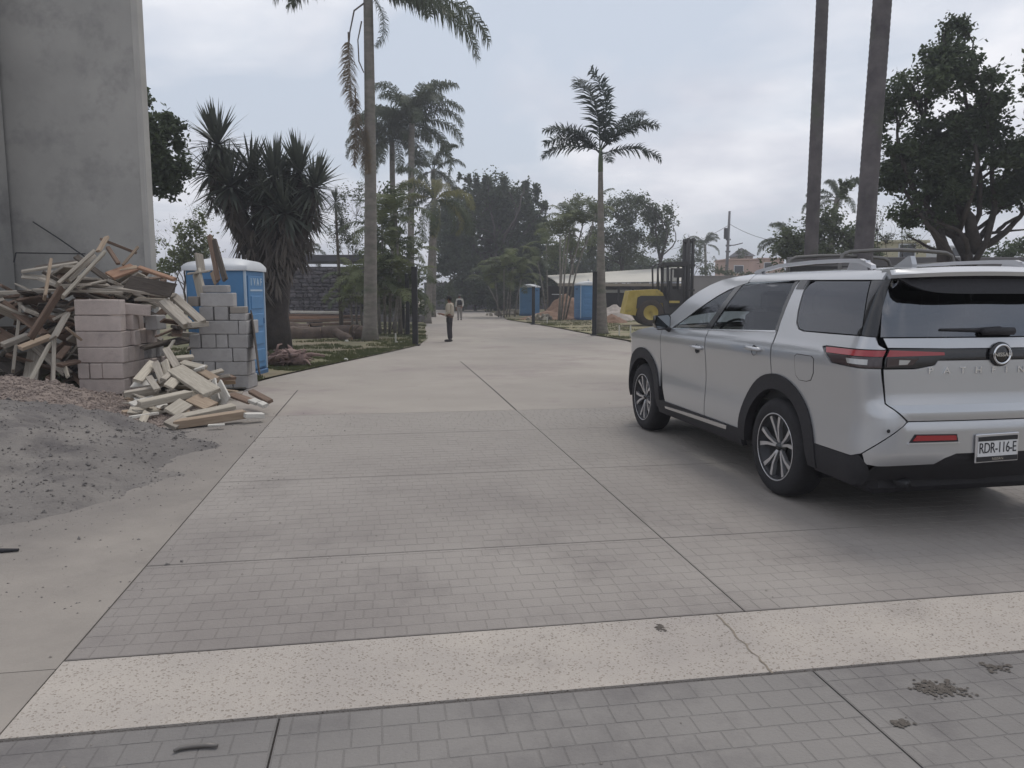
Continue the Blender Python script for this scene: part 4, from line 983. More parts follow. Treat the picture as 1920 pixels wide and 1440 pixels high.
for i in range(60):
    t = rw.random(); x = rw.uniform(-5.75, -4.35)+.1; y = 9.6+rw.random()*2.9; x -= (y-10)*.08; x = max(x, -.485*y); top = .12+.24*max(0, y-10.2); z = gz(y)+rw.uniform(.02, min(.62, max(.05, top)))
    a = rw.uniform(0, PI); L_ = rw.uniform(.2, .55); d = Vector((math.cos(a), math.sin(a), rw.uniform(-.3, .3)))*L_/2
    c = Vector((x, y, max(z, gz(y)+abs(d.z)+.03)))
    if c.x < -5.5 and c.y > 12.2: c.x += .5
    wc = rw.choice(['grey','pale','tan','pale','grey','white']); plc = 'at the foot' if c.y < 10.4 else 'in the middle' if c.y < 11.4 else 'at the back'; sd_ = 'pinkish' if c.x < -5.2 else 'narrow grey'; lng = 'longish' if L_ > .4 else 'short'
    plank(c-d, c+d, rw.uniform(.06, .16), rw.uniform(.02, .05), wc, 'small %s %s offcut %s of the spill, on the %s stack side' % (lng, wc, plc, sd_), 'small offcuts in the spill', rw.uniform(-.8, .8), name='timber_offcut')
# dark sheet leaning by the toilet
plank(at(486,690,13.2)+Vector((0,0,-.1)), at(474,640,13.6)+Vector((0,0,.5)), .28, .02, 'dark', 'dark sheet leaning between the narrow stack and the blue toilet', None, 1.3)

# ---------------------------------------------------------------- portable toilets
M_blue = mat('blue_plastic', srgb(82,128,170), .5, var=.08, scale=2, spec=.4)
M_blued = mat('dark_blue_plastic', srgb(58,96,134), .55, var=.1, scale=2)
M_roofw = mat('white_plastic', srgb(196,198,200), .45, var=.04, scale=2)
M_trim = mat('pale_trim', srgb(170,186,200), .5)
def toilet(loc, rz, label, sc=1.0, text=False):
    t = thing('portable_toilet', label, 'toilet', loc, rz, 'blue portable toilets')
    t.scale = (sc,)*3; w, d, h = 1.12, 1.16, 2.02
    obj('base_skid', MB().bbox((0,0,.06), (w+.06,d+.06,.12), .02), M_blued, t)
    obj('cabin', MB().bbox((0,0,.12+h/2), (w,d,h), .03), M_blue, t)
    dr = obj('door', MB().bbox((0,-d/2-.012,1.10), (w*.80,.03,1.86), .012), M_blue, t)
    for z in (.42, .78, 1.14, 1.50): obj('door_panel', MB().bbox((0,-d/2-.033,z), (w*.62,.02,.26), .012), M_blue, dr)
    obj('latch', MB().bbox((.36,-d/2-.04,1.12), (.06,.03,.12), .01), M_blued, dr)
    for sx in (-1, 1): obj('corner_trim', MB().bbox((sx*(w/2-.005),-d/2+.005,.12+h/2), (.05,.05,h), .012), M_trim, t)
    for z in (.5, .95, 1.4):
        for sx in (-1, 1): obj('side_rib', MB().bbox((sx*(w/2+.006),0,z), (.03,d*.7,.30), .012), M_blue, t)
    for sx in (-1, 1): obj('side_vent', MB().bbox((sx*(w/2+.004),.1,1.9), (.02,.34,.12), .006), M_blued, t)
    mb = MB(); z0 = .12+h; n = 10; vs = []; fs = []          # arched roof with overhang
    for j, yy in enumerate((-d/2-.05, -d/4, 0, d/4, d/2+.05)):
        for i in range(n+1):
            a = -1+2*i/n; vs.append((a*(w/2+.05), yy, z0+.06+.19*(1-abs(a)**2.2)*(1-.35*(abs(yy)/(d/2))**2)))
    for j in range(4):
        for i in range(n): fs.append((j*(n+1)+i, j*(n+1)+i+1, (j+1)*(n+1)+i+1, (j+1)*(n+1)+i))
    b0 = len(vs)
    ring = [i for i in range(n+1)]+[j*(n+1)+n for j in range(1, 5)]+[4*(n+1)+i for i in range(n-1, -1, -1)]+[j*(n+1) for j in range(3, 0, -1)]
    for i in ring: vs.append((vs[i][0], vs[i][1], z0-.02))
    for k in range(len(ring)): fs.append((ring[k], b0+k, b0+(k+1) % len(ring), ring[(k+1) % len(ring)]))
    obj('roof', MB().add(vs, fs), M_roofw, t, True)
    auto_smooth(t.children[-1], 40)
    obj('vent_pipe', MB().tube([(.3,.35,z0), (.3,.35,z0+.36)], .055, 12), M_roofw, t, True)
    if text:
        r = random.Random(4)   # pale lettering on the door head, too blurred to read
        for i, ch in enumerate('IVAF'):
            tm = text_mb(ch, .20, .003, bold=.006); obj('lettering', MB().add([(-.30+.2*i+a, -d/2-.03-c, 1.90+b) for a, b, c in tm.v], tm.f), M_trim, dr)
        obj('lettering_bar', MB().box((0,-d/2-.03,1.74), (.74,.006,.035)), M_trim, dr)
    return t
# door of the near one faces the drive (towards +X); only its pale corner post and door edge show
toilet((-5.77, 15.62, gz(15.6)), PI/2, 'blue portable toilet with white roof behind the narrow block stack', 1.0, True)
toilet((4.86, 50.9, gz(50)+.05), .28, 'blue portable toilet beside the slender royal palm trunk', 1.06)
toilet((1.38, 60.0, gz(60)+.05), -.5, 'smallest blue portable toilet, by the far gate post', 1.02)

# ---------------------------------------------------------------- vegetation
nr = np.random.default_rng(5)
def leaf_mesh(name, P, ln, wd, m, up=.25, droop=None):
    """thousands of small bent leaf quads in one mesh"""
    n = len(P); P = np.asarray(P, float)
    a = nr.normal(size=(n, 3)); a[:, 2] = a[:, 2]*.7-(0 if droop is None else droop); a /= np.linalg.norm(a, axis=1)[:, None]
    b = nr.normal(size=(n, 3)); b[:, 2] *= (1-up); b -= (b*a).sum(1)[:, None]*a; b /= np.linalg.norm(b, axis=1)[:, None]
    L_ = (ln*nr.uniform(.6, 1.35, n))[:, None]; W_ = (wd*nr.uniform(.7, 1.3, n))[:, None]
    V = np.stack([P-a*L_*.5, P+b*W_*.5-a*L_*.05, P+a*L_*.5, P-b*W_*.5-a*L_*.05], 1).reshape(-1, 3)
    me = bpy.data.meshes.new(name); me.vertices.add(4*n); me.vertices.foreach_set('co', V.ravel())
    me.loops.add(4*n); me.loops.foreach_set('vertex_index', np.arange(4*n, dtype=np.int32))
    me.polygons.add(n); me.polygons.foreach_set('loop_start', np.arange(0, 4*n, 4, dtype=np.int32)); me.polygons.foreach_set('loop_total', np.full(n, 4, dtype=np.int32))
    me.materials.append(m); me.update(calc_edges=True); return me
def blob_points(c, r, n, hole=.42, hs=1.1, shell_=.55):
    """leaf positions of one clump: ragged sprays round a handful of twig ends, thinned by noise so that sky shows through"""
    c = np.array(c, float); r = np.array(r, float); k = 16
    d = nr.normal(size=(k, 3)); d /= np.linalg.norm(d, axis=1)[:, None]; sub_ = d*(nr.uniform(.25, .92, k)[:, None])
    w = nr.uniform(.5, 1.5, k); pick = nr.choice(k, n*2, p=w/w.sum()); sg = nr.uniform(.14, .30, k)
    P = c+(sub_[pick]+nr.normal(size=(n*2, 3))*sg[pick][:, None])*r
    keep = np.array([mnoise.noise(Vector(p)*hs)*.7+mnoise.noise(Vector(p)*hs*3.1)*.5 > (hole-.5) for p in P])
    keep &= np.linalg.norm((P-c)/r, axis=1) < 1.28
    return P[keep][:n]
def leafmat(nm, c, c2, tr=.3):
    return mat(nm, c, .6, col2=c2, scale=.9, objvar=.06, trans=tr, spec=.25, detail=3)
ML_dark = leafmat('leaf_dark', (.05,.068,.037), (.095,.122,.064), .4)
ML_mid = leafmat('leaf_mid', (.066,.084,.045), (.11,.132,.068), .35)
ML_light = leafmat('leaf_light', (.11,.135,.06), (.18,.20,.095), .4)
ML_palm = leafmat('palm_leaf', (.06,.075,.048), (.10,.118,.068))
ML_royal = leafmat('royal_leaf', (.032,.048,.042), (.06,.08,.062))
ML_yel = leafmat('yellow_palm_leaf', (.16,.16,.065), (.24,.225,.09), .4)
ML_dead = leafmat('dead_frond', (.17,.135,.095), (.28,.23,.165), .3)
ML_yuc = leafmat('yucca_leaf', (.056,.066,.055), (.10,.112,.085), .2)
M_bark = mat('bark', srgb(78,70,64), .95, col2=srgb(104,96,88), scale=5, bump=.7, bscale=18, stretch=(1,1,.3))
M_barkd = mat('dark_bark', srgb(56,50,48), .95, col2=srgb(76,70,66), scale=5, bump=.7, bscale=18)
M_ptrunk = mat('palm_trunk', srgb(112,106,100), .95, col2=srgb(136,130,122), scale=2.5, bump=.4, bscale=20, stretch=(1,1,2.5), stain=(srgb(92,98,82), 1.3, .5, .75))
M_ptrunkd = mat('ringed_palm_trunk', srgb(82,78,80), .95, col2=srgb(106,101,101), scale=3, bump=.6, bscale=25, stain=(srgb(84,92,74), 1.2, .55, .8))
def limb(mb, p0, p1, r0, r1, bend=.12, n=6, k=6):
    p0, p1 = Vector(p0), Vector(p1); d = p1-p0; o = Vector((rnd.gauss(0, 1), rnd.gauss(0, 1), rnd.gauss(0, .5)))*bend*d.length
    pts = [p0+d*(i/n)+o*math.sin(PI*i/n)+Vector((rnd.gauss(0,1),rnd.gauss(0,1),0))*.012*d.length*(0<i<n) for i in range(n+1)]
    mb.tube(pts, [r0+(r1-r0)*i/n for i in range(n+1)], k); return pts
def tree(name, label, foot, fork_h, blobs, leaf, ln, dens, m_leaf, m_bark, tr=.2, hole=.42, hs=1.1, depth=.8, group=None, twigs=3, droop=None):
    """blobs: world (centre, radii). trunk to the fork, limbs to every clump, twigs inside it"""
    foot = Vector(foot); t = thing(name, label, 'tree', foot, 0, group)
    top = foot+Vector((rnd.gauss(0,.1), rnd.gauss(0,.1), fork_h)); mb = MB()
    limb(mb, foot-Vector((0,0,.1)), top, tr, tr*.72, .04, 6, 10)
    ctr = sum((Vector(c) for c, r in blobs), Vector())/len(blobs); ld = limb(mb, top, ctr, tr*.72, tr*.3, .05, 8, 9) if len(blobs) > 5 else [top]*9
    for c, r in blobs:
        c = Vector(c); u = int(rnd.random()*7); e = limb(mb, ld[u], c, tr*(.42-.03*u), tr*.10, .14)
        for _ in range(twigs):
            q = c+Vector((rnd.uniform(-1,1)*r[0], rnd.uniform(-1,1)*r[1], rnd.uniform(-.6,1)*r[2]))*.8; limb(mb, e[-2], q, tr*.13, tr*.03, .15, 4, 4)
    obj('trunk', mb, m_bark, t, True, world=True)
    P = np.concatenate([blob_points(c, r, max(60, int(3.6*dens*r[0]*r[2])), hole, hs) for c, r in blobs])-np.array(foot)
    link('crown', leaf_mesh('crown', P, leaf, ln, m_leaf, droop=droop), t); return t
def px_blobs(Y, lst, depth=.8):
    """clumps measured off the photograph at distance Y: column, row, half width, half height"""
    out = []
    for (x, y, rx, ry) in lst:
        Yy = Y+rnd.uniform(-.6, .6)*rx*Y/FPX; c = at(x, y, Yy); out.append((c, (rx*Yy/FPX, rx*Yy/FPX*depth, ry*Yy/FPX)))
    return out

# ---- palms
def frond_mesh(name, L_, n, lw, ll, m, droop=1.0, rise=.55, plume=.5, hang=.5, seed=0, stalk=.12, dead=False):
    """feather frond growing along +X from the origin: arched rachis and two rows of folded leaflets"""
    r = random.Random(seed); mb = MB(); K = 14; pts = []; p = Vector((0,0,0)); a = rise
    for i in range(K+1):
        pts.append(p.copy()); p = p+Vector((math.cos(a), 0, math.sin(a)))*(L_/K); a -= droop*(1.6/K)*(.35+1.3*i/K)
    mb.tube(pts, [max(.004, .035*(L_/3.5)*(1-.93*i/K)) for i in range(K+1)], 5)
    def pos(t):
        f = t*K; i = min(K-1, int(f)); return pts[i].lerp(pts[i+1], f-i), (pts[i+1]-pts[i]).normalized()
    for i in range(n):
        t = stalk+(1-stalk)*(i+r.random()*.6)/n; c, d = pos(min(t, .995))
        s_l = ll*math.sin(PI*min(.97, .14+.78*(t-stalk)/(1-stalk)))**.7*r.uniform(.85, 1.12)
        for sgn in (-1, 1):
            nrm = Vector((-d.z, 0, d.x)); side = Vector((0, sgn, 0))
            v = (side*1.0+d*r.uniform(.35, .75)+nrm*plume*r.uniform(-.6, 1.0)).normalized()
            w = lw*.5; q0 = c; q1 = c+v*s_l*.5+Vector((0,0,-.10*hang*s_l)); q2 = q1+(v*(1-hang*.75)+Vector((0,0,-hang))).normalized()*s_l*.55
            wd = d*w; vs = [q0-wd*.6, q0+wd*.6, q1+wd, q1-wd, q2]
            mb.add(vs, [(0,1,2,3), (3,2,4)])
    return mesh_from(name, mb, m)
def palm(name, label, foot, head, r0, r1, fronds, m_tr, group=None, rings=0, curve=(0,0), shaft=None, crown_base=None, bulge=0):
    """fronds: list of (mesh, azimuth deg, tilt deg, scale, roll)"""
    foot = Vector(foot); head = Vector(head); t = thing(name, label, 'palm', foot, 0, group); mb = MB(); n = 24 if not rings else rings*2
    pts = []; rad = []
    for i in range(n+1):
        u = i/n; p = (head-foot)*u+Vector((curve[0], curve[1], 0))*math.sin(PI*u); pts.append(p-Vector((0,0,.1 if i == 0 else 0)))
        rr = r0+(r1-r0)*u**.8+bulge*math.exp(-((u-.1)/.12)**2)
        if u < .05: rr *= 1+.35*(1-u/.05)
        if rings: rr *= 1.022 if i % 2 == 0 else .982
        rad.append(rr)
    mb.tube(pts, rad, 14); obj('trunk', mb, m_tr, t, True)
    top = pts[-1]
    if shaft: obj('crown_shaft', MB().tube([top-Vector((0,0,.1)), top+Vector((0,0,shaft*.5)), top+Vector((0,0,shaft))], [r1*1.1, r1*1.05, r1*.5], 12), mat('crown_shaft', srgb(96,108,82), .6, var=.1), t, True); top = top+Vector((0,0,shaft*.85))
    for fr in fronds:
        me, az, tilt, sc, roll = fr[:5]
        o = link('frond', me.get(tilt+22), t, top+Vector((math.cos(math.radians(az))*r1*.5, math.sin(math.radians(az))*r1*.5, rnd.uniform(-.15, .1))))
        o.rotation_mode = 'ZYX'
        o.rotation_mode = 'XYZ'; o.rotation_euler = (math.radians(roll*.3), 0, math.radians(az)); o.scale = (sc,)*3
    return t
class Fr:
    """a kind of frond; get(tilt) gives a mesh grown at that tilt so that its leaflets hang straight down"""
    def __init__(s, name, L_, n, lw, ll, m, droop, plume, hang, seed, stalk=.12): s.a = (name, L_, n, lw, ll, m, droop, plume, hang, seed, stalk); s.c = {}
    def get(s, tilt):
        k = int(round(tilt/15.0)); name, L_, n, lw, ll, m, droop, plume, hang, seed, stalk = s.a
        if k not in s.c: s.c[k] = frond_mesh(name, L_, n, lw, ll, m, droop=droop, rise=math.radians(k*15), plume=plume, hang=hang, seed=seed*31+k, stalk=stalk)
        return s.c[k]
FQ = [Fr('queen_frond', 3.6, 100, .05, .74, ML_palm, 1.25, .9, .8, i) for i in range(2)]
FQd = [Fr('queen_frond_low', 3.4, 90, .04, .66, ML_palm, 1.3, .8, .9, 20+i) for i in range(2)]
FR_ = [Fr('royal_frond', 2.75, 90, .055, .72, ML_royal, .72, .8, .35, 30+i) for i in range(2)]
FA = [Fr('areca_frond', 2.1, 36, .055, .52, m, 1.2, .25, .45, 40+i) for i, m in enumerate((ML_light, ML_mid, ML_light))]
FY = [Fr('yellow_frond', 3.4, 80, .045, .70, m, 1.5, .8, 1.0, 50+i) for i, m in enumerate((ML_yel, ML_mid))]
FQa = Fr('queen_frond_arch', 5.0, 150, .05, .9, ML_palm, 1.02, .9, .9, 77)
FD = [Fr('dead_frond', 3.4, 190, .04, .72, ML_dead, .10, 1.0, .5, 60+i) for i in range(2)]

# tall palm by the gate, crown cut by the top of the picture
hd = at(690, -12, 29.2); ft = at(694, 641, 29.2); ft.z = gz(29.2)
fr = [(FQa,-8,-20,1.0,0),(FQa,14,-4,1.0,0),(FQ[1],172,5,.95,0),(FQ[0],60,30,1.2,0),(FQ[0],120,35,1.2,0),(FQ[1],-60,25,1.2,0),(FQ[0],-115,30,1.2,0),(FQ[1],20,55,1.2,0),(FQ[0],230,60,1.2,0),(FQd[0],-25,-62,.62,0),(FQ[1],150,25,1.2,0),(FQ[1],90,60,1.2,0),(FQd[1],195,15,1.1,0)]
tp = palm('queen_palm', 'tall smooth palm beside the gate with a dead frond hanging down its trunk', ft, hd, .27, .17, fr, M_ptrunk, curve=(.05,0))
# dead hanging fronds along the trunk
def hang(parent, me, p, rz, sc, tilt=-84, name='dead_frond'):
    o = link(name, me.get(tilt), parent, Vector(p)-BASE[parent.name]); o.rotation_euler = (0, 0, rz); o.scale = (sc,)*3; return o
hang(tp, FD[0], at(653, 60, 29.0), PI-.25, .82, -88); hang(tp, FD[1], at(666, 165, 28.9), -.05, .80, -84); hang(tp, FD[0], at(684, 225, 28.85), PI+.8, .55, -88)
mb = MB().tube([at(684,5,29.1), at(664,20,29), at(656,60,29), at(654,90,29)], [.03,.03,.025,.02], 6); obj('dead_stalk', mb, M_bark, tp, True, world=True)
mb = MB().tube([at(678,40,28.9), at(671,75,28.9), at(673,115,28.9), at(682,136,28.95)], [.03,.025,.025,.02], 6); obj('flower_stalk', mb, M_bark, tp, True, world=True)
# royal palm
hd = at(1126, 318, 33.6); ft = at(1127, 629, 33.6); ft.z = gz(33.6)
fr = [(FR_[0],4,28,1.0,0),(FR_[1],-10,-8,.95,0),(FR_[1],176,22,.98,0),(FR_[0],188,-14,.95,0),(FR_[1],160,2,.95,0),(FR_[0],135,68,1.3,0),(FR_[1],172,80,1.3,0),(FR_[1],22,40,1.0,0),(FR_[1],-80,-20,.55,0),(FR_[0],-35,30,.85,0),(FR_[1],205,28,.8,0)]
palm('royal_palm', 'slender grey royal palm standing alone by the drive edge', ft, hd, .26, .10, fr, M_ptrunk, shaft=.9, bulge=.03)
# two stout ringed trunks by the SUV
for (xb, yb, Yd, xt, r0, r1, lb) in ((1519, 600, 19.0, 1543, .175, .125, 'stout ringed palm trunk behind the car roof rail, thinner of two'), (1611, 600, 14.6, 1656, .178, .155, 'thickest ringed palm trunk, rising behind the car beside the leafy tree')):
    ft = onground(xb-4, Yd); hd = at(xt, -20, Yd); d = (hd-ft); hd = ft+d*1.7
    fr = [(FQ[k % 2], k*37, 35-(k % 4)*22, 1.1, 0) for k in range(12)]
    palm('date_palm', lb, ft, hd, r0, r1, fr, M_ptrunkd, group='stout ringed palms', rings=110)
# group of palms behind
def queen(xh, yh, xf, Yd, sc, label, r=.16, n=15, meshes=FQ, seed=0, low=-40, name='queen_palm', grp='palms beyond the gate'):
    r_ = random.Random(seed); ft = onground(xf, Yd); hd = at(xh, yh, Yd)
    fr = [(meshes[k % len(meshes)], k*360/n*1.0+r_.uniform(-12, 12)+(137 if k % 2 else 0), r_.uniform(low, 62), sc*r_.uniform(.85, 1.1), r_.uniform(-20, 20)) for k in range(n)]
    return palm(name, label, ft, hd, r*1.25, r, fr, M_ptrunk, group=grp, curve=(rnd.gauss(0,.15),0))
queen(772, 232, 770, 52, 1.15, 'highest feathery palm of the group beyond the gate', .2, 26, FQ, 1)
queen(735, 262, 748, 54, 1.0, 'feathery palm half hidden behind the tall palm trunk', .18, 22, FQ, 2)
queen(812, 318, 812, 58, .8, 'smaller feathery palm right of the highest one', .16, 13, FQ, 3)
t_ = queen(815, 372, 802, 46, .92, 'bushy palm with drooping yellow green fronds over the drive', .16, 18, [FY[0], FY[1], FQ[1], FQ[0], FY[0]], 4, -55)
for xx, sgn in ((735, 1), (768, -1)):
    pass
queen(1322, 458, 1323, 92, .62, 'small far palm left of the utility pole', .14, 12, FQ, 6)
queen(1478, 452, 1482, 42, .55, 'low palm at the edge of the hedge by the ringed trunk', .15, 13, FQ, 7, -20)
queen(1570, 372, 1572, 44, .55, 'small palm showing between the two ringed trunks', .14, 12, FQ, 8, -25)
queen(573, 470, 573, 60, .6, 'small far palm over the stone wall', .10, 12, FQ, 9)
# clumps of cane palms
def cane_clump(name, label, stems, Yd, meshes, sc, nf, seed, r=.05):
    r_ = random.Random(seed); c = onground(stems[0][0], Yd); t = thing(name, label, 'palm', c, 0)
    for (xf, xh, yh) in stems:
        dy = r_.uniform(-.8, .8); ft = onground(xf, Yd+dy); hd = at(xh, yh, Yd+dy); mid = (ft+hd)/2+Vector(((hd.x-ft.x)*-.12, 0, 0))
        obj('stem', MB().tube([ft, mid, hd], [r*1.2, r, r*.8], 7), M_ptrunk, t, True, world=True)
        for k in range(nf):
            o = link('frond', meshes[k % len(meshes)].get(r_.uniform(15, 85)), t, hd-c); o.rotation_euler = (0, 0, 2*PI*k/nf+r_.uniform(-.4, .4)); o.scale = (sc*r_.uniform(.8, 1.15),)*3
    return t
cane_clump('cane_palm', 'leafy cane palm clump behind the tall palm trunk by the gate', [(712,708,520),(730,735,470),(748,752,500),(722,716,430),(760,768,540),(700,690,540),(740,745,555),(715,700,575),(752,742,400)], 34, FA, .9, 8, 1, .06)
cane_clump('cane_palm', 'bright cane palm clump beside the smallest blue toilet', [(935,928,520),(945,945,505),(955,962,500),(965,978,520),(950,955,530),(940,915,535)], 57, FA, 1.05, 7, 2, .05)
cane_clump('cane_palm', 'thin bare stemmed cane palms behind the brown earth heap', [(1047,1062,430),(1052,1070,415),(1056,1092,425),(1060,1118,400),(1050,1050,445)], 50, [FA[1], FA[2]], .95, 7, 3, .055)
cane_clump('cane_palm', 'single crooked cane palm behind the smallest blue toilet', [(1027,1024,455),(1024,1008,490)], 56, [FA[0], FA[1]], .9, 8, 4, .05)
cane_clump('cane_palm', 'low cane palm by the stone wall in front of the lumber', [(670,662,520),(680,672,545),(662,655,560)], 36, FA, .8, 7, 5, .05)

# ---- yuccas
def rosette(name, n, L_, w, m, seed, low=-50):
    r = random.Random(seed); mb = MB()
    for i in range(n):
        az = r.uniform(0, 2*PI); el = math.radians(r.uniform(low, 88)); l = L_*r.uniform(.75, 1.1); d = Vector((math.cos(az)*math.cos(el), math.sin(az)*math.cos(el), math.sin(el))); s_ = Vector((-math.sin(az), math.cos(az), 0))*w/2
        p1 = d*l*.55; p2 = d*l+Vector((0,0,-.10*l*math.cos(el)))
        mb.add([d*.03-s_*.6, d*.03+s_*.6, p1+s_, p1-s_, p2], [(0,1,2,3), (3,2,4)])
    return mesh_from(name, mb, m)
def skirt(name, n, L_, w, seed):
    r = random.Random(seed); mb = MB()
    for i in range(n):
        az = r.uniform(0, 2*PI); z = -r.random()*1.0; l = L_*r.uniform(.5, 1.0); d = Vector((math.cos(az)*.5, math.sin(az)*.5, -.85)); s_ = Vector((-math.sin(az), math.cos(az), 0))*w/2; c = Vector((math.cos(az)*.10, math.sin(az)*.10, z))
        mb.add([c-s_, c+s_, c+d*l*.6+s_, c+d*l*.6-s_, c+d*l], [(0,1,2,3), (3,2,4)])
    return mesh_from(name, mb, mat('dry_yucca', srgb(74,68,64), .9, col2=srgb(104,96,88), scale=2))
RY = [rosette('rosette%d' % i, 140, 1.2, .08, ML_yuc, i) for i in range(3)]; SK = skirt('dry_skirt', 90, .6, .045, 2)
yb = onground(516, 24.0); yc = thing('yucca_tree', 'big dark many headed yucca behind the blue portable toilet', 'yucca', yb)
mb = MB(); hub = at(520, 520, 24.0)
mb.tube([yb-Vector((0,0,.1)), yb.lerp(hub, .5)+Vector((-.05,0,0)), hub], [.52, .40, .42], 12)
heads = [(408,272,24.0),(398,325,24.4),(470,322,24.2),(515,335,23.7),(562,325,24.1),(588,352,23.8),(500,385,23.5),(432,350,23.6),(575,400,24.0),(540,365,24.6),(455,395,24.3),(480,355,24.6),(535,400,23.4)]
for i, (x, y, Yd) in enumerate(heads):
    h = at(x, y, Yd); m_ = hub.lerp(h, .5)+Vector((.12*(h.x-hub.x), 0, -.15)); mb.tube([hub-Vector((0,0,.4)), m_, h], [.26, .2, .12], 9)
obj('trunk', mb, M_barkd, yc, True, world=True)
for i, (x, y, Yd) in enumerate(heads):
    h = at(x, y, Yd)-yb; o = link('rosette', RY[i % 3], yc, h); o.rotation_euler = (rnd.gauss(0,.15), rnd.gauss(0,.15), rnd.random()*6); o.scale = (rnd.uniform(.88, 1.15),)*3
    s_ = link('dry_leaf_skirt', SK, yc, h-Vector((0,0,.05))); s_.rotation_euler = (0,0,rnd.random()*6)
for (x, y, Yd) in ((500,450,23.5),(470,440,23.8),(535,450,23.6),(515,480,23.4),(490,500,23.4),(545,430,23.8),(560,440,24),(520,410,23.4),(450,420,24)):
    s_ = link('dry_leaf_skirt', SK, yc, at(x, y-10, Yd)-yb); s_.scale = (1.15,1.15,1.1); s_.rotation_euler = (0,0,rnd.random()*6)
# small dracaena
db = onground(640, 36); dc = thing('dracaena', 'small spiky headed dracaena between the yucca and the tall palm', 'plant', db)
obj('trunk', MB().tube([db, at(634,480,36), at(629,385,36)], [.10,.07,.05], 8), M_bark, dc, True, world=True)
RD = rosette('spiky_head', 110, .85, .04, ML_yuc, 9, -60)
link('rosette', RD, dc, at(629,380,36)-db); o = link('rosette', RD, dc, at(640,425,36)-db); o.scale = (.7,)*3

# ---- broadleaf trees
tree('broadleaf_tree', 'dark leafy tree peeping out behind the tall cement wall', onground(225, 22), 3.6, px_blobs(22, [(250,225,40,55),(290,270,45,60),(310,320,42,45),(320,255,30,38),(262,320,42,50),(225,250,60,80),(290,355,22,26),(272,200,22,30),(278,370,12,16)]), .16, .085, 1500, ML_dark, M_barkd, .16, hole=.36)
tree('garden_shrub', 'green shrub behind the white roof of the blue toilet', onground(345, 34), 1.6, px_blobs(34, [(340,445,30,34),(370,420,22,26),(310,480,30,26),(385,470,30,40),(300,510,30,26),(350,500,40,40)]), .16, .10, 260, ML_light, M_bark, .07, hole=.46)
tree('bare_tree', 'thin half bare tree between the tall wall and the yucca', onground(330, 40), 2.2, px_blobs(40, [(320,420,32,24),(370,400,26,30),(300,445,22,20)]), .10, .05, 120, ML_mid, M_bark, .06, hole=.6, twigs=12)
tree('bare_tree', 'sparse thin tree with bare twigs between dracaena and tall palm', onground(655, 40), 2.4, px_blobs(40, [(650,410,40,60),(630,450,34,40),(670,380,26,40),(668,460,30,36)]), .13, .06, 150, ML_mid, M_bark, .07, hole=.58, twigs=14)
tree('shrub_mass', 'leafy green shrubs filling behind the cane palms by the gate', onground(735, 38), 1.8, px_blobs(38, [(720,400,40,50),(750,450,40,50),(700,470,40,50),(745,530,46,50),(700,550,40,40),(780,560,24,40)]), .2, .08, 240, ML_mid, M_bark, .08, hole=.44, droop=.6)
# dark ficus
fb = px_blobs(76, [(870,420,46,70),(920,400,46,70),(960,420,50,70),(1000,440,34,50),(850,480,46,60),(905,490,60,60),(965,500,56,56),(1015,500,40,50),(860,540,50,40),(930,545,60,36),(990,548,50,30),(835,430,30,50),(1030,540,30,26)])
fb += px_blobs(76, [(862,352,9,24),(878,345,9,18),(893,345,9,20),(915,345,11,22),(944,340,9,24),(985,350,9,22),(1008,362,10,18),(1022,385,12,10),(905,360,14,20),(950,370,22,22),(985,380,18,24),(925,375,20,20)])
tree('ficus_tree', 'large dark dense tree closing the end of the drive', onground(935, 76), 3.5, fb, .34, .2, 190, ML_dark, M_barkd, .5, hole=.26, hs=.5, twigs=1)
# lighter trees behind the canopy
tree('broadleaf_tree', 'mid green tree behind the white canopy, beside the royal palm', onground(1165, 72), 4.0, px_blobs(72, [(1150,395,40,30),(1180,400,36,34),(1150,440,46,36),(1195,445,36,30),(1120,420,30,36),(1170,480,40,26),(1115,470,30,34)]), .24, .13, 170, ML_mid, M_barkd, .26, hole=.44, hs=.7)
tree('broadleaf_tree', 'mid green tree directly above the yellow forklift', onground(1235, 66), 4.4, px_blobs(66, [(1230,395,34,26),(1255,410,20,26),(1215,420,30,30),(1245,445,26,24),(1205,380,20,20),(1222,460,24,18)]), .22, .12, 180, ML_mid, M_barkd, .2, hole=.46, hs=.8)
tree('broadleaf_tree', 'loose tree between the dark ficus and the royal palm', onground(1075, 64), 4.2, px_blobs(64, [(1075,400,34,34),(1050,430,30,30),(1090,440,34,34),(1065,470,34,30),(1100,385,18,18),(1040,470,20,30)]), .2, .11, 170, ML_light, M_bark, .18, hole=.48, hs=.8)
tree('broadleaf_tree', 'small far tree behind the forklift mast', onground(1300, 84), 3.0, px_blobs(84, [(1292,440,14,12),(1296,470,26,24),(1282,495,28,22),(1318,490,22,18)]), .22, .14, 150, ML_mid, M_barkd, .14, hole=.5, hs=.7)
tree('far_shrub', 'low green shrubs before the pink house by the utility pole', onground(1345, 70), .8, px_blobs(70, [(1340,505,24,10),(1370,512,20,9),(1315,508,20,12),(1400,515,20,8)]), .2, .12, 150, ML_mid, M_bark, .06, hole=.4)
tree('far_tree', 'small dark tree above the pink house roof', onground(1392, 96), 2.0, px_blobs(96, [(1385,472,6,7),(1397,474,7,7),(1390,482,9,7)]), .3, .2, 60, ML_mid, M_barkd, .1, hole=.3)
tree('far_hedge', 'dark far hedge mass behind the canopy roof', onground(1150, 88), 1.5, px_blobs(88, [(1050,500,40,34),(1100,495,44,36),(1150,500,44,32),(1200,498,44,32),(1250,505,40,26),(1010,520,40,30)]), .34, .2, 120, ML_dark, M_barkd, .2, hole=.25, hs=.4, twigs=1)
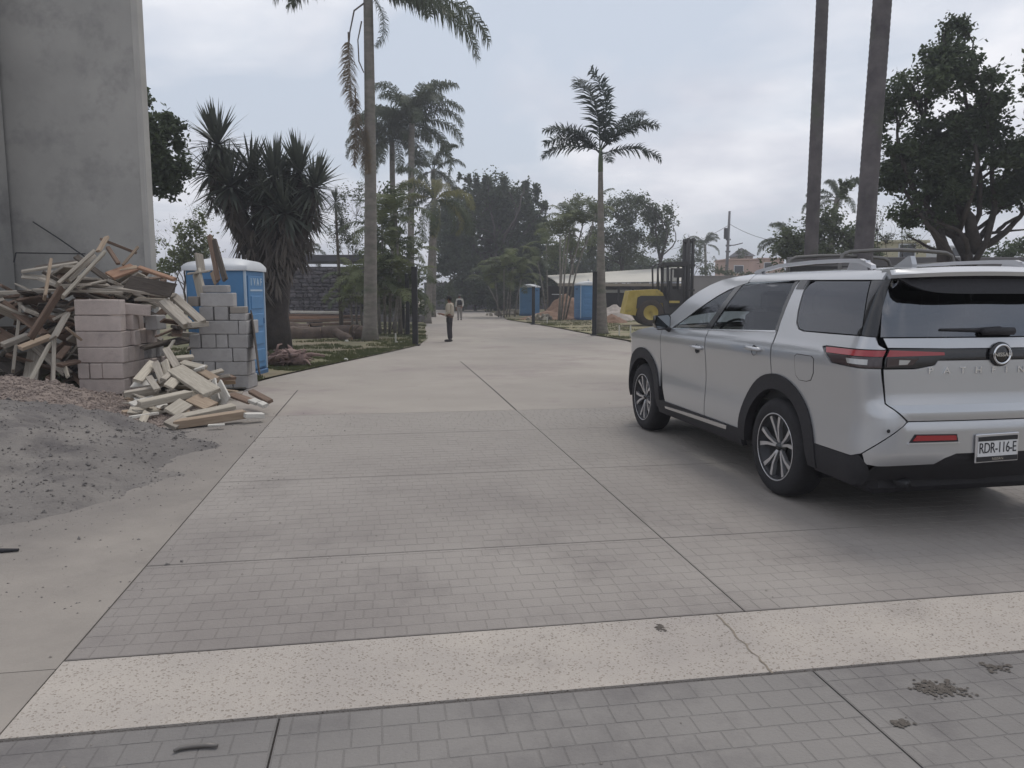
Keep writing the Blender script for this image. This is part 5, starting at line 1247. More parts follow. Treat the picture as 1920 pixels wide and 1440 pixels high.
# hedge behind the ringed trunks
tree('hedge_tree', 'dense bushy green hedge tree behind the stout ringed trunks', onground(1545, 40), 1.6, px_blobs(40, [(1480,450,34,36),(1520,440,40,44),(1560,430,40,44),(1590,450,40,44),(1540,480,60,34),(1620,470,40,40),(1470,485,40,30),(1585,350,14,24)]), .2, .1, 300, ML_mid, M_barkd, .16, hole=.36, hs=.8)
# big tree on the right
bt = px_blobs(24, [(1795,60,34,34),(1780,110,56,44),(1740,160,70,50),(1820,150,62,56),(1700,215,56,50),(1790,215,80,60),(1860,230,52,56),(1690,290,50,44),(1770,290,90,60),(1860,300,66,56),(1910,290,40,50),(1720,340,60,40),(1810,350,80,44),(1890,360,60,40),(1675,330,30,30),(1760,400,50,26),(1700,400,34,26),(1925,330,40,50)])
bigt = tree('broadleaf_tree', 'largest leafy dark tree with crooked trunks on the car side of the drive', onground(1840, 24), 1.9, bt, .15, .085, 900, ML_dark, M_barkd, .27, hole=.45, hs=.9, twigs=4)
mb = MB()
for (x0, y0, x1, y1, r0, r1, b) in ((1775,560,1760,420,.26,.15,.08),(1762,430,1735,395,.14,.08,.1),(1735,395,1740,360,.08,.05,.1),(1760,430,1800,370,.13,.06,.1),(1830,470,1795,370,.22,.12,.05),(1838,460,1895,425,.15,.08,.1),(1895,425,1900,370,.08,.04,.15),(1870,435,1925,400,.07,.03,.1),(1850,400,1925,350,.05,.02,.2),(1840,440,1930,430,.06,.02,.1),(1780,480,1700,440,.06,.02,.1)):
    limb(mb, at(x0, y0, 24), at(x1, y1, 24+rnd.uniform(-.3,.3)), r0, r1, b, 7, 8)
obj('crooked_limb', mb, M_barkd, bigt, True, world=True)
tree('broadleaf_tree', 'branch tips of a tree entering at the frame edge beside the largest tree', onground(2010, 22), 2.5, px_blobs(22, [(1935,120,26,30),(1990,140,60,60),(1925,170,18,14),(2000,230,60,60),(1960,300,40,40),(2020,330,60,60)]), .15, .085, 520, ML_mid, M_barkd, .16, hole=.42)
tree('bare_tree', 'thin twiggy tree behind the thickest ringed trunk', onground(1680, 34), 2.0, px_blobs(34, [(1690,410,40,36),(1660,440,36,36),(1720,450,40,34),(1640,400,16,20)]), .11, .05, 150, ML_mid, M_barkd, .08, hole=.55, twigs=12)
tree('wall_shrub', 'dark shrubs above the grey boundary wall at the frame edge', onground(1890, 31), 1.0, px_blobs(31, [(1880,470,40,20),(1930,465,40,24),(1850,485,30,14)]), .14, .08, 420, ML_dark, M_barkd, .06, hole=.35)
# ---------------------------------------------------------------- stone wall and low house roof beyond the lawn
M_stone = mat('field_stone', srgb(70,66,70), .95, col2=srgb(98,93,95), scale=2.5, objvar=.28, bump=.6, bscale=12)
M_mort = mat('wall_mortar', srgb(70,66,66), .95, var=.15)
Yw = 50.0; xa, xb = at(480, 500, Yw).x, at(722, 500, Yw).x; z0w = gz(Yw); z1w = at(600, 500, Yw).z
sw = thing('stone_wall', 'dark dry stone wall across the lawn behind the lumber', 'wall', ((xa+xb)/2, Yw, z0w))
obj('wall_core', MB().box(((xa+xb)/2, Yw+.3, (z0w+z1w)/2), (xb-xa, .5, z1w-z0w)), M_mort, sw, world=True)
r = random.Random(8); z = z0w; k = 0
while z < z1w-.12:
    h = r.uniform(.18, .30); x = xa+r.random()*.3
    while x < xb-.15:
        w = r.uniform(.22, .6); mb = MB().bbox((0,0,0), (w-.04, .3, min(h, z1w-z)-.03), .05); mb.v = [(a+r.uniform(-.03,.03), b+r.uniform(-.02,.02), c+r.uniform(-.045,.045)) for a, b, c in mb.v]
        o = obj('stone', mb, M_stone, sw, loc=Vector((x+w/2, Yw-.02+r.uniform(-.04,.04), z+h/2))-BASE[sw.name]); x += w; k += 1
    z += h
M_dkroof = mat('dark_roofing', srgb(72,70,74), .9, var=.15, scale=1)
lo = thing('low_house', 'low dark roofed house edge showing above the stone wall', 'house', (at(650,490,56).x, 57, gz(57)))
obj('wall', MB().box((at(655,500,57).x, 58, 1.2), (7.4, 3, 3.2)), mat('dim_plaster', srgb(96,92,90), .95, var=.1), lo, world=True)
obj('roof', MB().bbox((at(650,488,57).x, 57.6, at(650,486,57).z), (8.2, 4.4, .5), .05), M_dkroof, lo, world=True)
# lumber and logs on the lawn
G3 = 'boards stacked on the lawn'
M_logs = mat('log_bark', srgb(70,60,54), .95, col2=srgb(100,86,76), scale=4, bump=.8, bscale=14)
M_logend = mat('cut_wood', srgb(170,146,120), .9, var=.15, scale=6)
for i, (x0, y0, x1, y1, Yd, m, lb) in enumerate(((498,590,690,594,39,'brown','long reddish board on top of the lumber behind the logs'),(500,596,640,596,38.6,'orange','reddish board second from the top of the lumber'),(504,602,690,601,38,'brown','long brown board in the middle of the lumber'),(545,585,640,586,39.4,'white','short whitish board lying highest on the lumber'),(600,600,690,598,38.2,'dark','dark board at the palm end of the lumber'),(498,612,660,606,37.4,'brown','lowest brown board of the lumber'),(620,606,680,604,37.8,'pale','pale short board on the lumber by the palm'))):
    plank(at(x0, y0, Yd), at(x1, y1, Yd), .3, .12, m, lb, G3)
lm = thing('lumber_bearer', 'timber bearers under the reddish lumber on the lawn', 'timber', onground(590, 38.6))
for k, x in enumerate((520, 590, 660)): obj('bearer', MB().bbox((at(x,600,38.6).x, 38.6, gz(38)+.2), (.3, 2.0, .42), .03), WOODS['dark'], lm, world=True)
def log(p0, p1, r0, label, grp='logs lying on the lawn', seed=0):
    r0 *= 1.3; p0, p1 = Vector(p0), Vector(p1); t = thing('log', label, 'log', (p0+p1)/2, 0, grp); mb = MB(); rr = random.Random(seed); n = 8
    pts = [p0.lerp(p1, i/n)+Vector((0, rr.gauss(0,.03), rr.gauss(0,.02))) for i in range(n+1)]
    mb.tube(pts, [r0*rr.uniform(.88, 1.12) for _ in pts], 10, cap=False); obj('bark', mb, M_logs, t, True, world=True)
    d = (p1-p0).normalized()
    for p, s in ((pts[0], -1), (pts[-1], 1)):
        c = MB(); u = d.orthogonal().normalized(); v = d.cross(u); k = 10; c.add([p+(u*math.cos(a)+v*math.sin(a))*r0*.96+d*s*.01 for a in [2*PI*j/k for j in range(k)]], [tuple(range(k)) if s > 0 else tuple(range(k-1, -1, -1))]); obj('cut_end', c, M_logend, t, world=True)
    return t
log(at(500,628,30.2), at(600,631,30.6), .27, 'dark log nearest the blue toilet on the lawn', seed=1)
log(at(560,629,31), at(672,626,31.4), .30, 'thick dark log lying behind, ending near the tall palm', seed=2)
log(at(505,618,31.6), at(580,620,31.8), .24, 'log lying on top with pale chips', seed=3)
log(at(628,622,29.8), at(655,637,29.0), .13, 'short log end slanting to the grass before the tall palm', seed=4)
log(at(660,622,30.3), at(683,628,30.2), .26, 'stubby cut log end touching the tall palm', seed=5)
# rooty stump clump by the toilet
M_root = mat('torn_roots', srgb(112,92,88), .95, col2=srgb(148,126,118), scale=6, bump=.6, bscale=20)
rc = at(545, 690, 17.6); rc.z = gz(17.6); rt = thing('root_stump', 'torn reddish root stump lying on the lawn corner beside the toilet', 'stump', rc)
mb = MB(); r = random.Random(9)
for i in range(60):
    a = r.uniform(0, 2*PI); e = r.uniform(-.1, 1.2); L_ = r.uniform(.25, .6); p = Vector((r.gauss(0,.22), r.gauss(0,.18), .12+r.random()*.2)); d = Vector((math.cos(a)*math.cos(e), math.sin(a)*math.cos(e)*.7, math.sin(e)*.6))
    q = p+d*L_*.5+Vector((r.gauss(0,.06), r.gauss(0,.06), r.gauss(0,.05))); s_ = q+d*L_*.4+Vector((r.gauss(0,.1), r.gauss(0,.1), -.08)); s_.z = max(.02, s_.z)
    mb.tube([p, q, s_], [r.uniform(.03,.07), r.uniform(.025,.05), .012], 6)
mb.tube([Vector((-.45,.1,.15)), Vector((0,.05,.25)), Vector((.35,0,.2))], [.16,.2,.15], 9); obj('root_mass', mb, M_root, rt, True)
# grass tufts on the lawn and verges
def grass(name, pts, h, m, seed):
    r = random.Random(seed); mb = MB()
    for (x, y) in pts:
        z = gz(y)+.03
        for _ in range(3):
            a = r.uniform(0, 6.28); l = h*r.uniform(.5, 1.2); w = .012; px, py = x+r.gauss(0,.04), y+r.gauss(0,.04); lean = r.uniform(0,.5)*l
            mb.add([(px-w, py, z), (px+w, py, z), (px+math.cos(a)*lean, py+math.sin(a)*lean, z+l)], [(0,1,2)])
    return tag(obj(name, mb, m), kind='stuff')
r = random.Random(12); pts = []
while len(pts) < 11000:
    y = 14+r.random()**1.6*30; x = lerp_tab(ROAD_L, y)-.02-r.random()**1.3*(6+y*.1)
    if mnoise.noise(Vector((x*.6, y*.6, 2))) > -.05: pts.append((x, y))
grass('lawn_grass', pts, .07, mat('grass_blade', (.07,.085,.035), .8, col2=(.12,.125,.055), scale=.7, trans=.3), 3)
pts = []
while len(pts) < 9000:
    y = 12+r.random()**1.3*40; x = lerp_tab(ROAD_R, y)+.02+r.random()**1.5*12
    if mnoise.noise(Vector((x*.5, y*.5, 7))) > -.05: pts.append((x, y))
grass('verge_grass', pts, .09, MATS['grass_blade'], 4)
pts = [(4.9+r.random()*2.5, 6.3+r.random()*4.5) for _ in range(1500)]
grass('kerb_weeds', pts, .06, MATS['grass_blade'], 6)

# ---------------------------------------------------------------- gate posts, gate leaves, stakes
M_post = mat('black_steel', srgb(38,37,38), .6, var=.2, scale=4)
def gpost(x, y, Yd, h, label, w=.16, leaf=None):
    p = at(x, y, Yd); p.z = gz(Yd); t = thing('gate_post', label, 'post', p, 0, 'black gate posts')
    obj('shaft', MB().bbox((0,0,h/2), (w,w,h), .012), M_post, t); obj('base_plate', MB().bbox((0,0,.02), (w*1.7,w*1.7,.05), .01), M_post, t); obj('cap', MB().bbox((0,0,h+.015), (w*1.15,w*1.15,.03), .008), M_post, t); return t
gpost(779, 648, 26.7, 2.68, 'thickest black gate post on the lawn edge, nearest the standing guard', .19)
gpost(765, 628, 33.0, 2.6, 'second black gate post behind the thickest one', .16)
gpost(757, 616, 38.5, 1.9, 'short black post behind the other gate posts', .14)
gpost(1114, 628, 33.2, 2.7, 'black gate post against the royal palm trunk', .18)
gpost(1000, 608, 44.5, 2.15, 'black gate post before the smallest blue toilet', .18)
gpost(891, 581, 78, 2.4, 'far thin black post before the end wall', .2)
M_stk = mat('white_stake', srgb(190,188,180), .8)
for i, (x, y0, y1, Yd, lb) in enumerate(((742,622,640,27.6,'white stake in the lawn beside the thickest gate post'),(1026,590,604,44,'white stake before the brown earth heap'),(1161,608,628,32,'thin white stake right of the royal palm'),(1182,607,630,31,'white stake nearest the car bonnet'))):
    p = at(x, y1, Yd); p.z = gz(Yd)+.04; tag(obj('stake', MB().bbox((0,0,(y1-y0)*Yd/FPX/2), (.05,.05,(y1-y0)*Yd/FPX), .008), M_stk, loc=p), lb, 'stake', 'white marker stakes')
for i, (x, y, Yd, s, lb) in enumerate(((648,677,19.6,.07,'white scrap lying on the lawn edge'),(744,637,27.8,.06,'white pebble by the stake near the gate'),(752,637,27.9,.05,'smaller white pebble by the stake near the gate'),(650,641,28.6,.08,'white chip at the end of the slanting log'))):
    p = at(x, y, Yd); p.z = gz(Yd)+.05; mb = MB().bbox((0,0,0), (s*1.6,s,s), s*.3); mb.v = [(a+rnd.uniform(-.01,.01), b, c) for a, b, c in mb.v]; tag(obj('pebble', mb, M_stk, loc=p), lb, 'stone')

# ---------------------------------------------------------------- heaps of earth and rubble beyond
M_earth = mat('brown_earth', srgb(112,88,72), .97, col2=srgb(140,114,96), scale=2, bump=.8, bscale=10)
def mound(name, label, c, rx, ry, h, m, seed, n=36, cat='heap'):
    vs = []; fs = []; idx = {}
    for j in range(n+1):
        for i in range(n+1):
            a = -1.15+2.3*i/n; b = -1.15+2.3*j/n; rr = math.hypot(a, b); hh = h*max(-.1, (1-rr**1.2))*(1+.25*mnoise.noise(Vector((a*2, b*2, seed))))+.12*h*mnoise.noise(Vector((a*6, b*6, seed+3))); vs.append((a*rx, b*ry, hh-.04))
    fs = [(j*(n+1)+i, j*(n+1)+i+1, (j+1)*(n+1)+i+1, (j+1)*(n+1)+i) for j in range(n) for i in range(n)]
    return tag(obj(name, MB().add(vs, fs), m, smooth=True, loc=c), label, cat)
def gnd(x, Yd, z=.05): p = onground(x, Yd); p.z += z; return p
mound('earth_heap', 'tall heap of brown earth behind the blue toilet by the royal palm', gnd(1062, 53.5), 2.0, 1.8, 1.75, M_earth, 1)
mound('earth_heap', 'low spread of brown earth under the thin cane palms', gnd(1030, 51.5), 2.2, 1.4, .6, M_earth, 2)
mound('sand_heap', 'small pale sand heap beside the forklift', gnd(1150, 50), 1.5, 1.2, 1.05, mat('pale_sand', srgb(170,160,152), .97, var=.1, scale=3), 3)
mound('rubble_heap', 'small brown heap between royal palm and forklift', gnd(1148, 46), 1.0, .8, .55, M_earth, 4)
def rubble(x, Yd, n, sx, h, label, seed):
    r = random.Random(seed); c = gnd(x, Yd); t = thing('rubble_pile', label, 'rubble', c)
    for i in range(n):
        s = r.uniform(.10, .28); px = r.gauss(0, sx*.5); py = r.gauss(0, .5); mb = MB().bbox((0,0,0), (s*1.4, s, s*.8), s*.2); mb.v = [(a+r.uniform(-.03,.03), b+r.uniform(-.03,.03), d+r.uniform(-.03,.03)) for a, b, d in mb.v]
        o = obj('rubble_stone', mb, mat('rubble', srgb(140,134,122), .95, var=.15, objvar=.25), t, loc=(px, py, max(.05, h*(1-abs(px)/sx)*r.random()))); o.rotation_euler = (r.random()*3, r.random()*3, r.random()*3)
    return t
rubble(957, 61, 60, 1.5, .5, 'grey rubble pile on the verge before the cane palms', 1)
rubble(1015, 50, 34, 1.0, .45, 'pale rubble pile at the foot of the brown earth heap', 2)

# ---------------------------------------------------------------- white canopy, walls, houses, pole
M_can = mat('canopy_sheet', srgb(186,182,172), .8, var=.05, scale=.6)
M_wallg = mat('grey_wall', srgb(126,122,122), .95, col2=srgb(140,136,134), scale=.5)
M_dim = mat('painted_shade_wall', srgb(62,60,60), .95, var=.15)  # dark tone puts the shade under the canopy into the wall colour
Yc = 62.0; cn = thing('canopy', 'long pale sheet canopy behind the brown earth heap and forklift', 'canopy', gnd(1130, Yc))
tl_, tr2 = at(1027,515,Yc), at(1300,498,Yc); bl_, br2 = at(1046,531,Yc-3), at(1300,527,Yc-3)
vs = []; n = 16
for i in range(n+1):
    t = i/n; a = tl_.lerp(tr2, t); b = bl_.lerp(br2, t); vs += [a+Vector((0,3,0)), a.lerp(b,.5)+Vector((0,1.2,.06)), b]
fs = [(3*i+j, 3*i+j+1, 3*i+4+j, 3*i+3+j) for i in range(n) for j in range(2)]
mb = MB().add(vs, fs); o3 = len(mb.v); mb.add([Vector(v)-Vector((0,0,.06)) for v in vs], [tuple(reversed(f)) for f in fs]); obj('roof_sheet', mb, M_can, cn, True, world=True)
for i in range(0, n): pass
obj('fascia', MB().bbox(((bl_.x+br2.x)/2, Yc-2.95, bl_.z-.12), (br2.x-bl_.x, .06, .22), .01), mat('beige_fascia', srgb(150,140,126), .9), cn, world=True)
for x in (1050, 1120, 1160, 1187, 1240, 1290): p = at(x,540,Yc-2.8); obj('post', MB().bbox((p.x, p.y, (p.z+gz(Yc))/2+.15), (.16,.16,p.z-gz(Yc)), .02), M_post, cn, world=True)
obj('shade_back_wall', MB().box((at(1170,550,Yc+3.4).x, Yc+3.4, 1.0), (13, .2, 2.4)), M_dim, cn, world=True)
obj('white_rail', MB().bbox((at(1190,546,Yc-1.5).x, Yc-1.5, at(1190,546,Yc-1.5).z), (7.0, .2, .24), .02), M_roofw, cn, world=True)
p = at(1048,552,Yc-6); tb = thing('site_table', 'small table with pale top under the canopy corner', 'table', Vector((p.x, p.y, gz(p.y))))
obj('top', MB().bbox((0,0,p.z-gz(p.y)), (1.0,.7,.05), .01), M_roofw, tb)
for sx in (-1,1):
    for sy in (-1,1): obj('leg', MB().bbox((sx*.42,sy*.28,(p.z-gz(p.y))/2), (.05,.05,p.z-gz(p.y)-.05), .008), M_post, tb)
def wall_seg(name, label, x0, x1, ytop, Yd, m, th=.25, coping=True):
    a, b = at(x0, ytop, Yd), at(x1, ytop, Yd); z0 = gz(Yd)-.1; t = thing(name, label, 'wall', ((a.x+b.x)/2, Yd, z0))
    obj('panel', MB().bbox((0, th/2, (a.z-z0)/2), (b.x-a.x, th, a.z-z0), .02), m, t)
    if coping: obj('coping', MB().bbox((0, th/2, a.z-z0+.04), (b.x-a.x+.06, th+.1, .08), .015), m, t)
    return t
wall_seg('boundary_wall', 'plain grey boundary wall behind the forklift mast', 1290, 1480, 519, 56, M_wallg)
wall_seg('boundary_wall', 'dim grey wall closing the far end of the drive', 795, 1040, 531, 82, mat('end_wall', srgb(104,102,104), .95, var=.08, scale=.5))
wall_seg('boundary_wall', 'grey boundary wall behind the dark truck rack', 1480, 2050, 482, 30, mat('boundary_render', srgb(104,102,104), .95, var=.1, scale=.6), .3, False)
kb = thing('planter_kerb', 'low stone planter kerb at the bend beyond the gate', 'kerb', gnd(800, 47.5, 0))
for k in range(9): obj('kerb_stone', MB().bbox((-.2-.55*k, .0+.1*k, .22), (.52,.35,.5), .04), mat('kerb_stone', srgb(108,104,104), .95, var=.12, objvar=.15), kb)
tree('garden_shrub', 'round clipped shrub on the planter beyond the gate', gnd(795, 49), .5, px_blobs(49, [(790,585,18,14),(775,590,18,14),(805,580,10,12)]), .13, .08, 420, ML_mid, M_bark, .05, hole=.3)
tree('garden_shrub', 'upright shrub behind the two standing people', gnd(850, 66), .8, px_blobs(66, [(848,555,10,22),(845,535,7,10),(838,565,10,14)]), .16, .1, 300, ML_mid, M_barkd, .06, hole=.32)
def house(label, x0, x1, ytop, Yd, m, roof='flat', wins=(), D=5.0):
    a, b = at(x0, ytop, Yd), at(x1, ytop, Yd); z0 = gz(Yd)-.2; w = b.x-a.x; h = a.z-z0; t = thing('house', label, 'house', ((a.x+b.x)/2, Yd+D/2, z0))
    obj('wall', MB().box((0,0,h/2), (w, D, h)), m, t)
    if roof == 'flat': obj('roof', MB().bbox((0,0,h+.08), (w+.3, D+.3, .18), .02), m, t)
    else: obj('roof', MB().add([(-w/2-.3,-D/2-.3,h),(w/2+.3,-D/2-.3,h),(w/2+.3,D/2+.3,h),(-w/2-.3,D/2+.3,h),(-w/2+.8,0,h+1.2),(w/2-.8,0,h+1.2)], [(0,1,5,4),(1,2,5),(2,3,4,5),(3,0,4),(3,2,1,0)]), M_dkroof, t)
    for (px, py, pw, ph) in wins:
        c = at(px, py, Yd); f = obj('window', MB().bbox((c.x-(a.x+b.x)/2, -D/2-.02, c.z-z0), (pw+.16, .1, ph+.16), .02), M_roofw, t); obj('pane', MB().box((c.x-(a.x+b.x)/2, -D/2-.075, c.z-z0), (pw, .02, ph)), M_gloss, f)
    return t
M_pink = mat('pink_plaster', srgb(176,150,138), .95, var=.06, scale=.4); M_cream = mat('cream_plaster', srgb(176,170,146), .95, var=.06, scale=.4)
house('low pink flat roofed house behind the utility pole', 1362, 1404, 488, 92, M_pink, 'flat', ((1385,505,1.0,.8),))
house('small dark roofed house behind the pink one', 1388, 1412, 480, 104, mat('tan_plaster', srgb(140,124,112), .95, var=.08), 'hip')
house('pinkish low house between pole and hedge', 1425, 1470, 486, 96, M_pink, 'flat', ((1440,500,.9,.9),))
house('cream house seen through the crooked tree', 1670, 1738, 455, 52, M_cream, 'flat', ((1700,472,1.0,.9),))
house('pale far house seen under the crooked tree', 1775, 1832, 464, 70, mat('white_plaster', srgb(180,182,184), .9, var=.04), 'flat', ((1795,472,1.0,.8),))
p = at(1361,520,80); p.z = gz(80)-.1; up_ = thing('utility_pole', 'grey utility pole rising alone above the pink house', 'pole', p)
ht = at(1368,396,80)-p; obj('pole', MB().tube([(0,0,0), tuple(ht*.5), tuple(ht)], [.19,.16,.12], 10), mat('pole_concrete', srgb(110,108,110), .9), up_, True)
for k, zz in enumerate((.62,.68,.72)): c = ht*(1-zz*.5+.1); obj('bracket', MB().bbox((c.x,0,ht.z*(1-.30+.06*k-.1)), (.5,.12,.16), .02), M_dkroof, up_)
obj('transformer', MB().bbox((ht.x*.7-.28,0,ht.z*.78), (.32,.36,1.1), .05), M_dkroof, up_)
mb = MB().tube([ht*.66, ht*.66+Vector((.7,0,.05)), ht*.66+Vector((1.5,0,.25))], .05, 6); obj('lamp_arm', mb, M_dkroof, up_, True)
def wire(p0, p1, sag, label):
    n = 14; pts = [p0.lerp(p1, i/n)-Vector((0,0,sag*4*(i/n)*(1-i/n))) for i in range(n+1)]; return tag(obj('overhead_wire', MB().tube(pts, .022, 4), M_dkroof), label, 'wire')
wire(at(1367,422,80), at(1240,470,110), .5, 'overhead wire sagging from the pole towards the forklift side')
wire(at(1368,420,80), at(1520,455,62), .6, 'overhead wire sagging from the pole towards the hedge')
wire(at(1830,410,40), at(1930,345,36), .1, 'overhead wire crossing behind the crooked tree')

# ---------------------------------------------------------------- forklift
M_yel = mat('worn_yellow', srgb(168,146,62), .6, col2=srgb(188,168,92), scale=2.5, stain=(srgb(120,108,70), 3, .55, .75))
M_fdk = mat('forklift_dark', srgb(56,54,54), .7, var=.15, scale=3)
fl = thing('forklift', 'old yellow forklift with dark cab and tall mast beside the parked car', 'forklift', gnd(1213, 42.2, .0)+Vector((0,0,.05)), 0)
kf = 42.2/FPX                                              # metres per picture point at the forklift
def fx(x): return (x-1213)*kf
def fz(y): return (612-y)*kf
def fpoly(pts, y0, y1): return MB().prism([(fx(a), fz(b)) for a, b in pts], y0, y1, lambda a, b, h: Vector((a, h, b)))
obj('counterweight', fpoly([(1166,590),(1168,580),(1175,548),(1226,545),(1236,552),(1240,565),(1240,580),(1190,580),(1187,593)], -.85, .85), M_yel, fl)
obj('mudguard', fpoly([(1188,580),(1190,560),(1196,557),(1238,557),(1245,568),(1250,592),(1240,592),(1236,570),(1200,567),(1196,580)], -.98, .98), M_fdk, fl)
obj('chassis', fpoly([(1196,590),(1200,570),(1245,575),(1290,572),(1290,600),(1240,600)], -.75, .75), M_fdk, fl)
cb = obj('cab', MB().bbox(((1260-1213)*42.2/FPX, 0, (612-574)*42.2/FPX), (.85,1.6,.12), .02), M_fdk, fl)
def fbar(pts, r, y, nm, par, m=M_fdk): return obj(nm, MB().tube([Vector((fx(a), y, fz(b))) for a, b in pts], r, 6), m, par, True)
for y in (-.8, .8):
    fbar([(1246,578),(1244,503)], .07, y, 'cab_pillar', cb); fbar([(1275,575),(1275,503)], .07, y, 'cab_pillar', cb); fbar([(1228,548),(1226,505),(1234,497)], .05, y, 'guard_bar', cb); fbar([(1236,548),(1236,505),(1242,498)], .04, y, 'guard_bar', cb)
    obj('cab_panel', fpoly([(1247,575),(1247,545),(1272,545),(1272,575)], y-.03, y+.03), M_fdk, cb)
obj('cab_door', fpoly([(1249,574),(1249,507),(1272,507),(1272,574),(1269,574),(1269,524),(1255,524),(1255,509.5),(1252,509.5),(1252,574)], -.90, -.84), M_fdk, cb)
obj('cab_glass', MB().add([(fx(1248),.79,fz(545)),(fx(1273),.79,fz(545)),(fx(1273),.79,fz(506)),(fx(1248),.79,fz(506))], [(0,1,2,3)]), glass('cab_glass', (.35,.36,.37)), cb)
obj('cab_roof', fpoly([(1238,503),(1236,497),(1278,495),(1280,502)], -.9, .9), M_fdk, fl)
obj('cab_seat', fpoly([(1252,560),(1250,530),(1256,530),(1258,552),(1268,552),(1268,560)], -.3, .3), M_fdk, cb)
for y in (-.55, -.30, .30, .55):
    fbar([(1283,608),(1283,452)], .075, y, 'mast_upright', fl); fbar([(1292,600),(1292,452)], .06, y, 'mast_channel', fl)
for zz in (454, 500, 545, 590): obj('mast_crosspiece', fpoly([(1280,zz),(1296,zz),(1296,zz+4),(1280,zz+4)], -.6, .6), M_fdk, fl)
for y in (-.15, .15): fbar([(1287,600),(1287,460)], .05, y, 'lift_cylinder', fl, M_alloy)
obj('carriage', fpoly([(1296,608),(1296,575),(1301,575),(1301,608)], -.7, .7), M_fdk, fl)
for y in (-.4, .4): obj('fork', fpoly([(1301,609),(1301,585),(1304,585),(1304,606),(1345,608),(1345,609)], y-.07, y+.07), M_fdk, fl)
obj('warning_label', MB().box((fx(1257), -.905, fz(568)), (.55,.01,.12)), M_yel, cb)
for x, rr in ((1214,.72),(1283,.62)):
    for sy in (-1, 1):
        T_ = Matrix.Translation((fx(x), sy*.80, rr))
        w_ = obj('wheel', MB().lathe([(rr*.55,-.2),(rr*.75,-.22),(rr*.95,-.19),(rr,-.12),(rr,.12),(rr*.95,.19),(rr*.75,.22),(rr*.55,.2)], 30, M=T_, axis='y'), mat('dusty_rubber', srgb(70,62,56), .95, var=.2, scale=4), fl, True)
        obj('rim', MB().lathe([(rr*.57,-.2*1),(rr*.5,-.16),(rr*.25,-.10),(.0,-.14),(.0,.14),(rr*.25,.10),(rr*.5,.16),(rr*.57,.2)], 24, M=T_, axis='y'), M_yel, w_, True)

# ---------------------------------------------------------------- dark truck with a tube rack behind the SUV
M_tr = mat('dark_truck_paint', srgb(44,45,48), .4, coat=.4); M_tube = mat('grey_tube', srgb(112,110,108), .5, metal=.5)
tk = thing('pickup_truck', 'dark pickup truck with tubular roof rack hidden behind the silver car', 'truck', (6.35, 13.2, gz(13.2)), PI/2+SA)
obj('cargo_bed', MB().bbox((.0,0,.95), (1.9,1.85,.55), .06), M_tr, tk)
obj('cab', MB().prism([(.95,.68),(.95,1.15),(1.05,1.85),(2.3,1.88),(3.0,1.2),(4.1,1.08),(4.2,.6)], -.9, .9, lambda a, b, h: Vector((a, h*(1 if b < 1.3 else .86), b))), M_tr, tk)
obj('cab_rear_glass', MB().box((1.0,0,1.55), (.02,1.3,.4)), M_gloss, tk)
obj('side_glass', MB().box((1.75,.80,1.55), (1.0,.03,.36)), M_gloss, tk); obj('side_glass', MB().box((1.75,-.80,1.55), (1.0,.03,.36)), M_gloss, tk)
obj('rear_bumper', MB().bbox((-1.05,0,.55), (.14,1.8,.22), .03), M_fdk, tk)
for sy in (1, -1):
    obj('tail_lamp', MB().bbox((-.955,sy*.8,.98), (.03,.16,.34), .01), M_red, tk)
    for x in (.0, 3.25): add_wheel(tk, x, sy*.80, .38, .95)
def hoop(x, zt, zb, w, nm):
    c = .16; pts = [(x,-w,zb),(x,-w,zt-c),(x,-w+c*.3,zt-c*.3),(x,-w+c,zt),(x,-w*.4,zt+.03),(x,0,zt+.04),(x,w*.4,zt+.03),(x,w-c,zt),(x,w-c*.3,zt-c*.3),(x,w,zt-c),(x,w,zb)]
    return obj(nm, MB().tube(pts, .032, 8), M_tube, tk, True)
hoop(-.3, 2.33, 1.2, 1.06, 'rack_hoop'); hoop(1.3, 2.31, 1.85, 1.06, 'rack_hoop')
for sy in (1, -1): obj('rack_rail', MB().tube([(-.3,sy*1.05,2.16),(.5,sy*1.05,2.16),(1.3,sy*1.05,2.15)], .026, 7), M_tube, tk, True)
obj('rack_crossbar', MB().tube([(-.3,-1.05,2.05),(-.3,1.05,2.05)], .026, 7), M_tube, tk, True)
obj('rack_mesh_panel', MB().bbox((1.3,0,2.05), (.03,2.0,.22), .01), M_fdk, tk)

# ---------------------------------------------------------------- people
def skin_body(name, joints, edges, rad, m, parent, sub=2, root=0):
    me = bpy.data.meshes.new(name); me.from_pydata(joints, edges, []); o = bpy.data.objects.new(name, me); COL.objects.link(o)
    md = o.modifiers.new('s', 'SKIN'); sd_ = o.modifiers.new('u', 'SUBSURF'); sd_.levels = sub; sd_.render_levels = sub
    for i, v in enumerate(me.skin_vertices[0].data):
        r = rad[i]; v.radius = r if hasattr(r, '__len__') else (r, r); v.use_root = (i == root)
    dg = bpy.context.evaluated_depsgraph_get(); dg.update(); m2 = bpy.data.meshes.new_from_object(o.evaluated_get(dg)); bpy.data.objects.remove(o); bpy.data.meshes.remove(me)
    m2.name = name; m2.materials.clear(); m2.materials.append(m); m2.polygons.foreach_set('use_smooth', [True]*len(m2.polygons))
    return link(name, m2, parent)
M_skin = mat('skin', srgb(128,92,74), .6, var=.05); M_hair = mat('black_hair', (.012,.011,.011), .7); M_trs = mat('dark_trousers', srgb(52,48,50), .9, var=.1, scale=8); M_shoe = mat('dark_shoe', srgb(46,40,38), .6)
